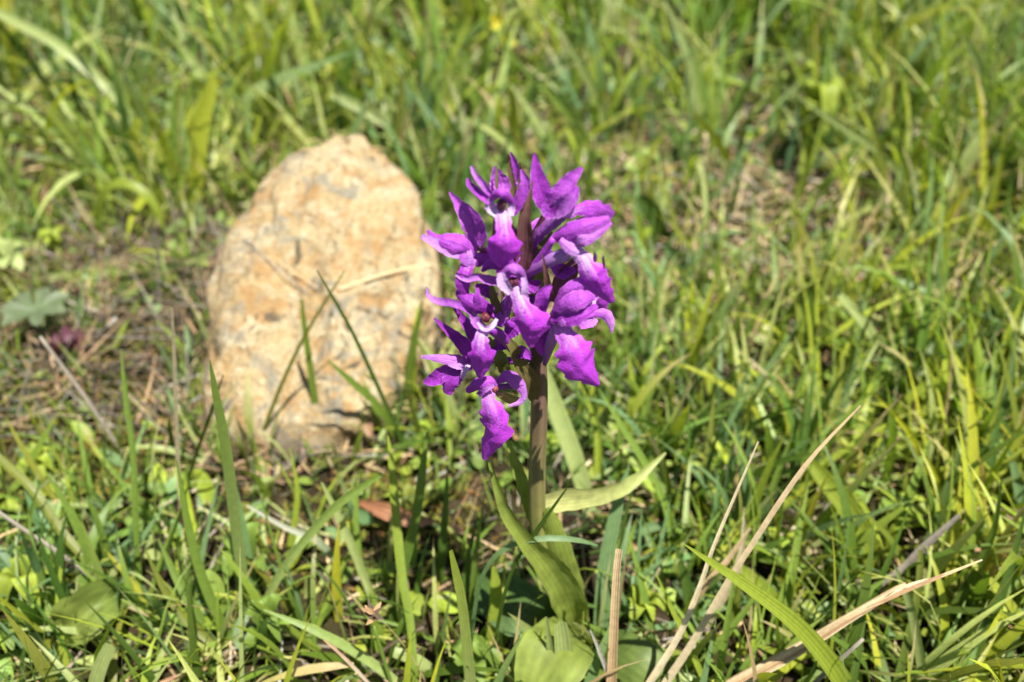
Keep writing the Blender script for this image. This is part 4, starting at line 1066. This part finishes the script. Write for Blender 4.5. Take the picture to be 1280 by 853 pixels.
GT = [(4, CG['g']), (2.2, CG['d']), (2.4, CG['b']), (2.6, CG['l']), (2.4, CG['p']), (.35, CG['y']), (.7, CG['o'])]
def grass(n, seed, x0, x1, y0, y1, K=6, wm=(.0018, .0036), dens=1.0, name='grass'):
    x, y, r = scatter(n, seed, x0, x1, y0, y1)
    nc = n // 11
    cx, cy = r.uniform(x0, x1, nc), r.uniform(y0, y1, nc); ctone = r.uniform(.75, 1.25, nc); chue = r.choice(len(GT), nc, p=np.array([q[0] for q in GT]) / sum(q[0] for q in GT))
    ci = r.integers(0, nc, n); cl = r.uniform(0, 1, n) < .72
    ox, oy = r.normal(0, .0045, n), r.normal(0, .0045, n)
    x = np.where(cl, cx[ci] + ox, x); y = np.where(cl, cy[ci] + oy, y)
    azc = np.arctan2(oy, ox) + r.normal(0, .7, n)
    keep = (r.uniform(0, 1, n) > bare(x, y) * .93) & ~in_rock(x, y) & (np.hypot(x - ORCHID.location.x, y - ORCHID.location.y) > .008)
    x, y, ci, cl, azc = x[keep], y[keep], ci[keep], cl[keep], azc[keep]; n = len(x)
    L = height(x, y) * r.uniform(.5, 1.35, n)
    w = r.uniform(*wm, n) * (1 + .35 * np.clip((y - .4) / .3, 0, 1)) * np.clip(L / .05, .55, 1.15)
    az = np.where(cl, azc, r.uniform(0, 6.283, n))
    th0 = np.abs(r.normal(.22, .32, n)); bend = np.abs(r.normal(.55, .6, n))
    low = r.uniform(0, 1, n) < .22
    th0 = np.where(low, r.uniform(.7, 1.3, n), th0)
    c = pick(r, n, GT) * 1.12
    cc = np.array([q[1] for q in GT])[chue[ci]] * r.uniform(.85, 1.15, (n, 1)) * 1.1
    c = np.where((cl & (r.uniform(0, 1, n) < .6))[:, None], cc, c) * np.where(cl, ctone[ci], 1.0)[:, None]
    patch = np.sin(x * 17 + 2 * np.sin(y * 11)) * np.sin(y * 19 + 1.5 * np.sin(x * 13))
    c = c * (1 + np.stack([.22 * patch, .10 * patch, -.12 * patch], 1))
    dry = r.uniform(0, 1, n) < .045 + .05 * np.clip(patch, 0, 1)
    c[dry] = np.array(CG['t']) * r.uniform(.6, 1.1, (int(dry.sum()), 1))
    w[dry] *= .5
    t = c * np.array([1.15, 1.05, .9])
    dead = r.uniform(0, 1, n) < .10
    t[dead] = np.array(CG['t'])
    blades(name, x, y, L, w, az, th0, bend, c, t, M_GRASS, K, seed + 1)
grass(1500, 25, -.30, .34, -.02, .12, wm=(.0013, .0036))
grass(8200, 21, -.34, .40, .10, .46, wm=(.0013, .0040))
grass(5200, 31, -.72, .78, .42, 1.02, wm=(.0018, .0044))
grass(5200, 41, -1.5, 1.5, -.5, 1.9, K=4, wm=(.003, .005))
xr, yr, rr_ = by_rock(5200, 77)
m_ = rr_.uniform(0, 1, len(xr)) < .20
xg, yg = xr[m_], yr[m_]; n_ = len(xg)
cg_ = pick(rr_, n_, GT)
blades('grass', xg, yg, rr_.uniform(.012, .040, n_), rr_.uniform(.001, .0028, n_), rr_.uniform(0, 6.283, n_), np.abs(rr_.normal(.3, .35, n_)), np.abs(rr_.normal(.6, .6, n_)), cg_, cg_, M_GRASS, 5, 78)
xd, yd = xr[~m_], yr[~m_]; n_ = len(xd)
cd_ = pick(rr_, n_, [(3, CG['t']), (2, CG['r']), (2, CG['n']), (2.5, CG['k']), (1, CG['o'])]) * .75
blades('dead_grass', xd, yd, rr_.uniform(.005, .026, n_), rr_.uniform(.0004, .0014, n_), rr_.uniform(0, 6.283, n_), rr_.uniform(.9, 1.6, n_), rr_.normal(0, .5, n_), cd_, cd_, M_STRAW, 4, 79, z0=.004)
xt, yt, rt_ = scatter(1000, 171, -.25, -.09, .25, .42)
k_ = ~in_rock(xt, yt); xt, yt = xt[k_], yt[k_]; n_ = len(xt)
ct_ = pick(rt_, n_, [(3, CG['t']), (3, CG['r']), (2, CG['n']), (4, CG['k']), (.6, CG['w'])]) * .6  # shade of the hollow left of the rock is put into these colours
blades('dead_grass', xt, yt, rt_.uniform(.012, .05, n_), rt_.uniform(.0005, .0013, n_), rt_.uniform(0, 6.283, n_), rt_.uniform(.8, 1.5, n_), rt_.normal(.2, .9, n_), ct_, ct_, M_STRAW, 7, 172, z0=.004)
grass(2600, 51, -.34, .40, .10, .60, K=5, wm=(.0007, .0015))

def thatch(n, seed, x0, x1, y0, y1):
    x, y, r = scatter(n, seed, x0, x1, y0, y1)
    keep = ~in_rock(x, y, .97) & ~((bare(x, y) > .35) & (x < -.06) & (r.uniform(0, 1, n) < .55)); x, y = x[keep], y[keep]; n = len(x)
    L = r.uniform(.006, .034, n); w = r.uniform(.0004, .0016, n)
    c = pick(r, n, [(3, CG['t']), (1.5, CG['c']), (2.2, CG['r']), (1.6, CG['n']), (1.2, CG['k']), (.6, CG['w'])])
    c = c * .85 * np.where((bare(x, y) > .45) & (x < 0), .6, 1.0)[:, None]  # thatch in the bare hollows coloured darker in place of their shade
    blades('dead_grass', x, y, L, w, r.uniform(0, 6.283, n), r.uniform(1.25, 1.62, n), r.normal(0, .3, n), c, c, M_STRAW, 4, seed + 1, twist=.5, z0=.003 + 0 * x[0])
thatch(7500, 61, -.45, .50, .0, .75)
thatch(2600, 91, -.02, .34, .32, .60)
thatch(1800, 71, -1.2, 1.2, -.3, 1.5)

def leaflets(n, seed, x0, x1, y0, y1):
    x, y, r = scatter(n, seed, x0, x1, y0, y1)
    clump = .5 + .5 * np.sin(x * 38 + 1) * np.sin(y * 44 + 2) + .8 * blob2(x, y, -.17, .2, .07, .05) + .5 * blob2(x, y, .2, .22, .1, .1)
    keep = (r.uniform(0, 1.1, n) < clump) & ~in_rock(x, y) & (r.uniform(0, 1, n) > .6 * bare(x, y)); x, y = x[keep], y[keep]; n = len(x)
    L = r.uniform(.005, .013, n); w = L * r.uniform(.45, .7, n)
    c = pick(r, n, [(3, CG['l']), (3, CG['g']), (1.5, CG['p']), (1, CG['o']), (1, CG['b'])])
    o = blades('leaflets', x, y, L, w, r.uniform(0, 6.283, n), r.uniform(.7, 1.5, n), r.uniform(.1, .7, n), c, c * 1.1, M_LEAF, 5, seed + 1, twist=.5, z0=.004, shape='oval', foldv=.25)
leaflets(8200, 81, -.40, .45, .10, .7)

def moss(n, seed):
    r = np.random.default_rng(seed)
    ctr = [(-.19, .235, .05), (-.17, .25, .03), (-.05, .215, .04), (-.13, .30, .04), (.12, .40, .07), (-.22, .3, .05), (.02, .33, .04)]
    k = r.choice(len(ctr), n)
    c = np.array(ctr)[k]
    x = c[:, 0] + r.normal(0, 1, n) * c[:, 2] * .6; y = c[:, 1] + r.normal(0, 1, n) * c[:, 2] * .55
    keep = ~in_rock(x, y, .97); x, y = x[keep], y[keep]; n = len(x)
    L = r.uniform(.003, .008, n)
    cc = pick(r, n, [(2, (.15, .13, .022)), (2, (.11, .115, .02)), (.6, (.16, .085, .025)), (2, (.08, .11, .018))])
    blades('moss', x, y, L, L * .22, r.uniform(0, 6.283, n), r.uniform(0, 1.0, n), r.uniform(0, 1.0, n), cc, cc * 1.3, M_MOSS, 2, seed + 1, foldv=.2)
moss(7000, 91)
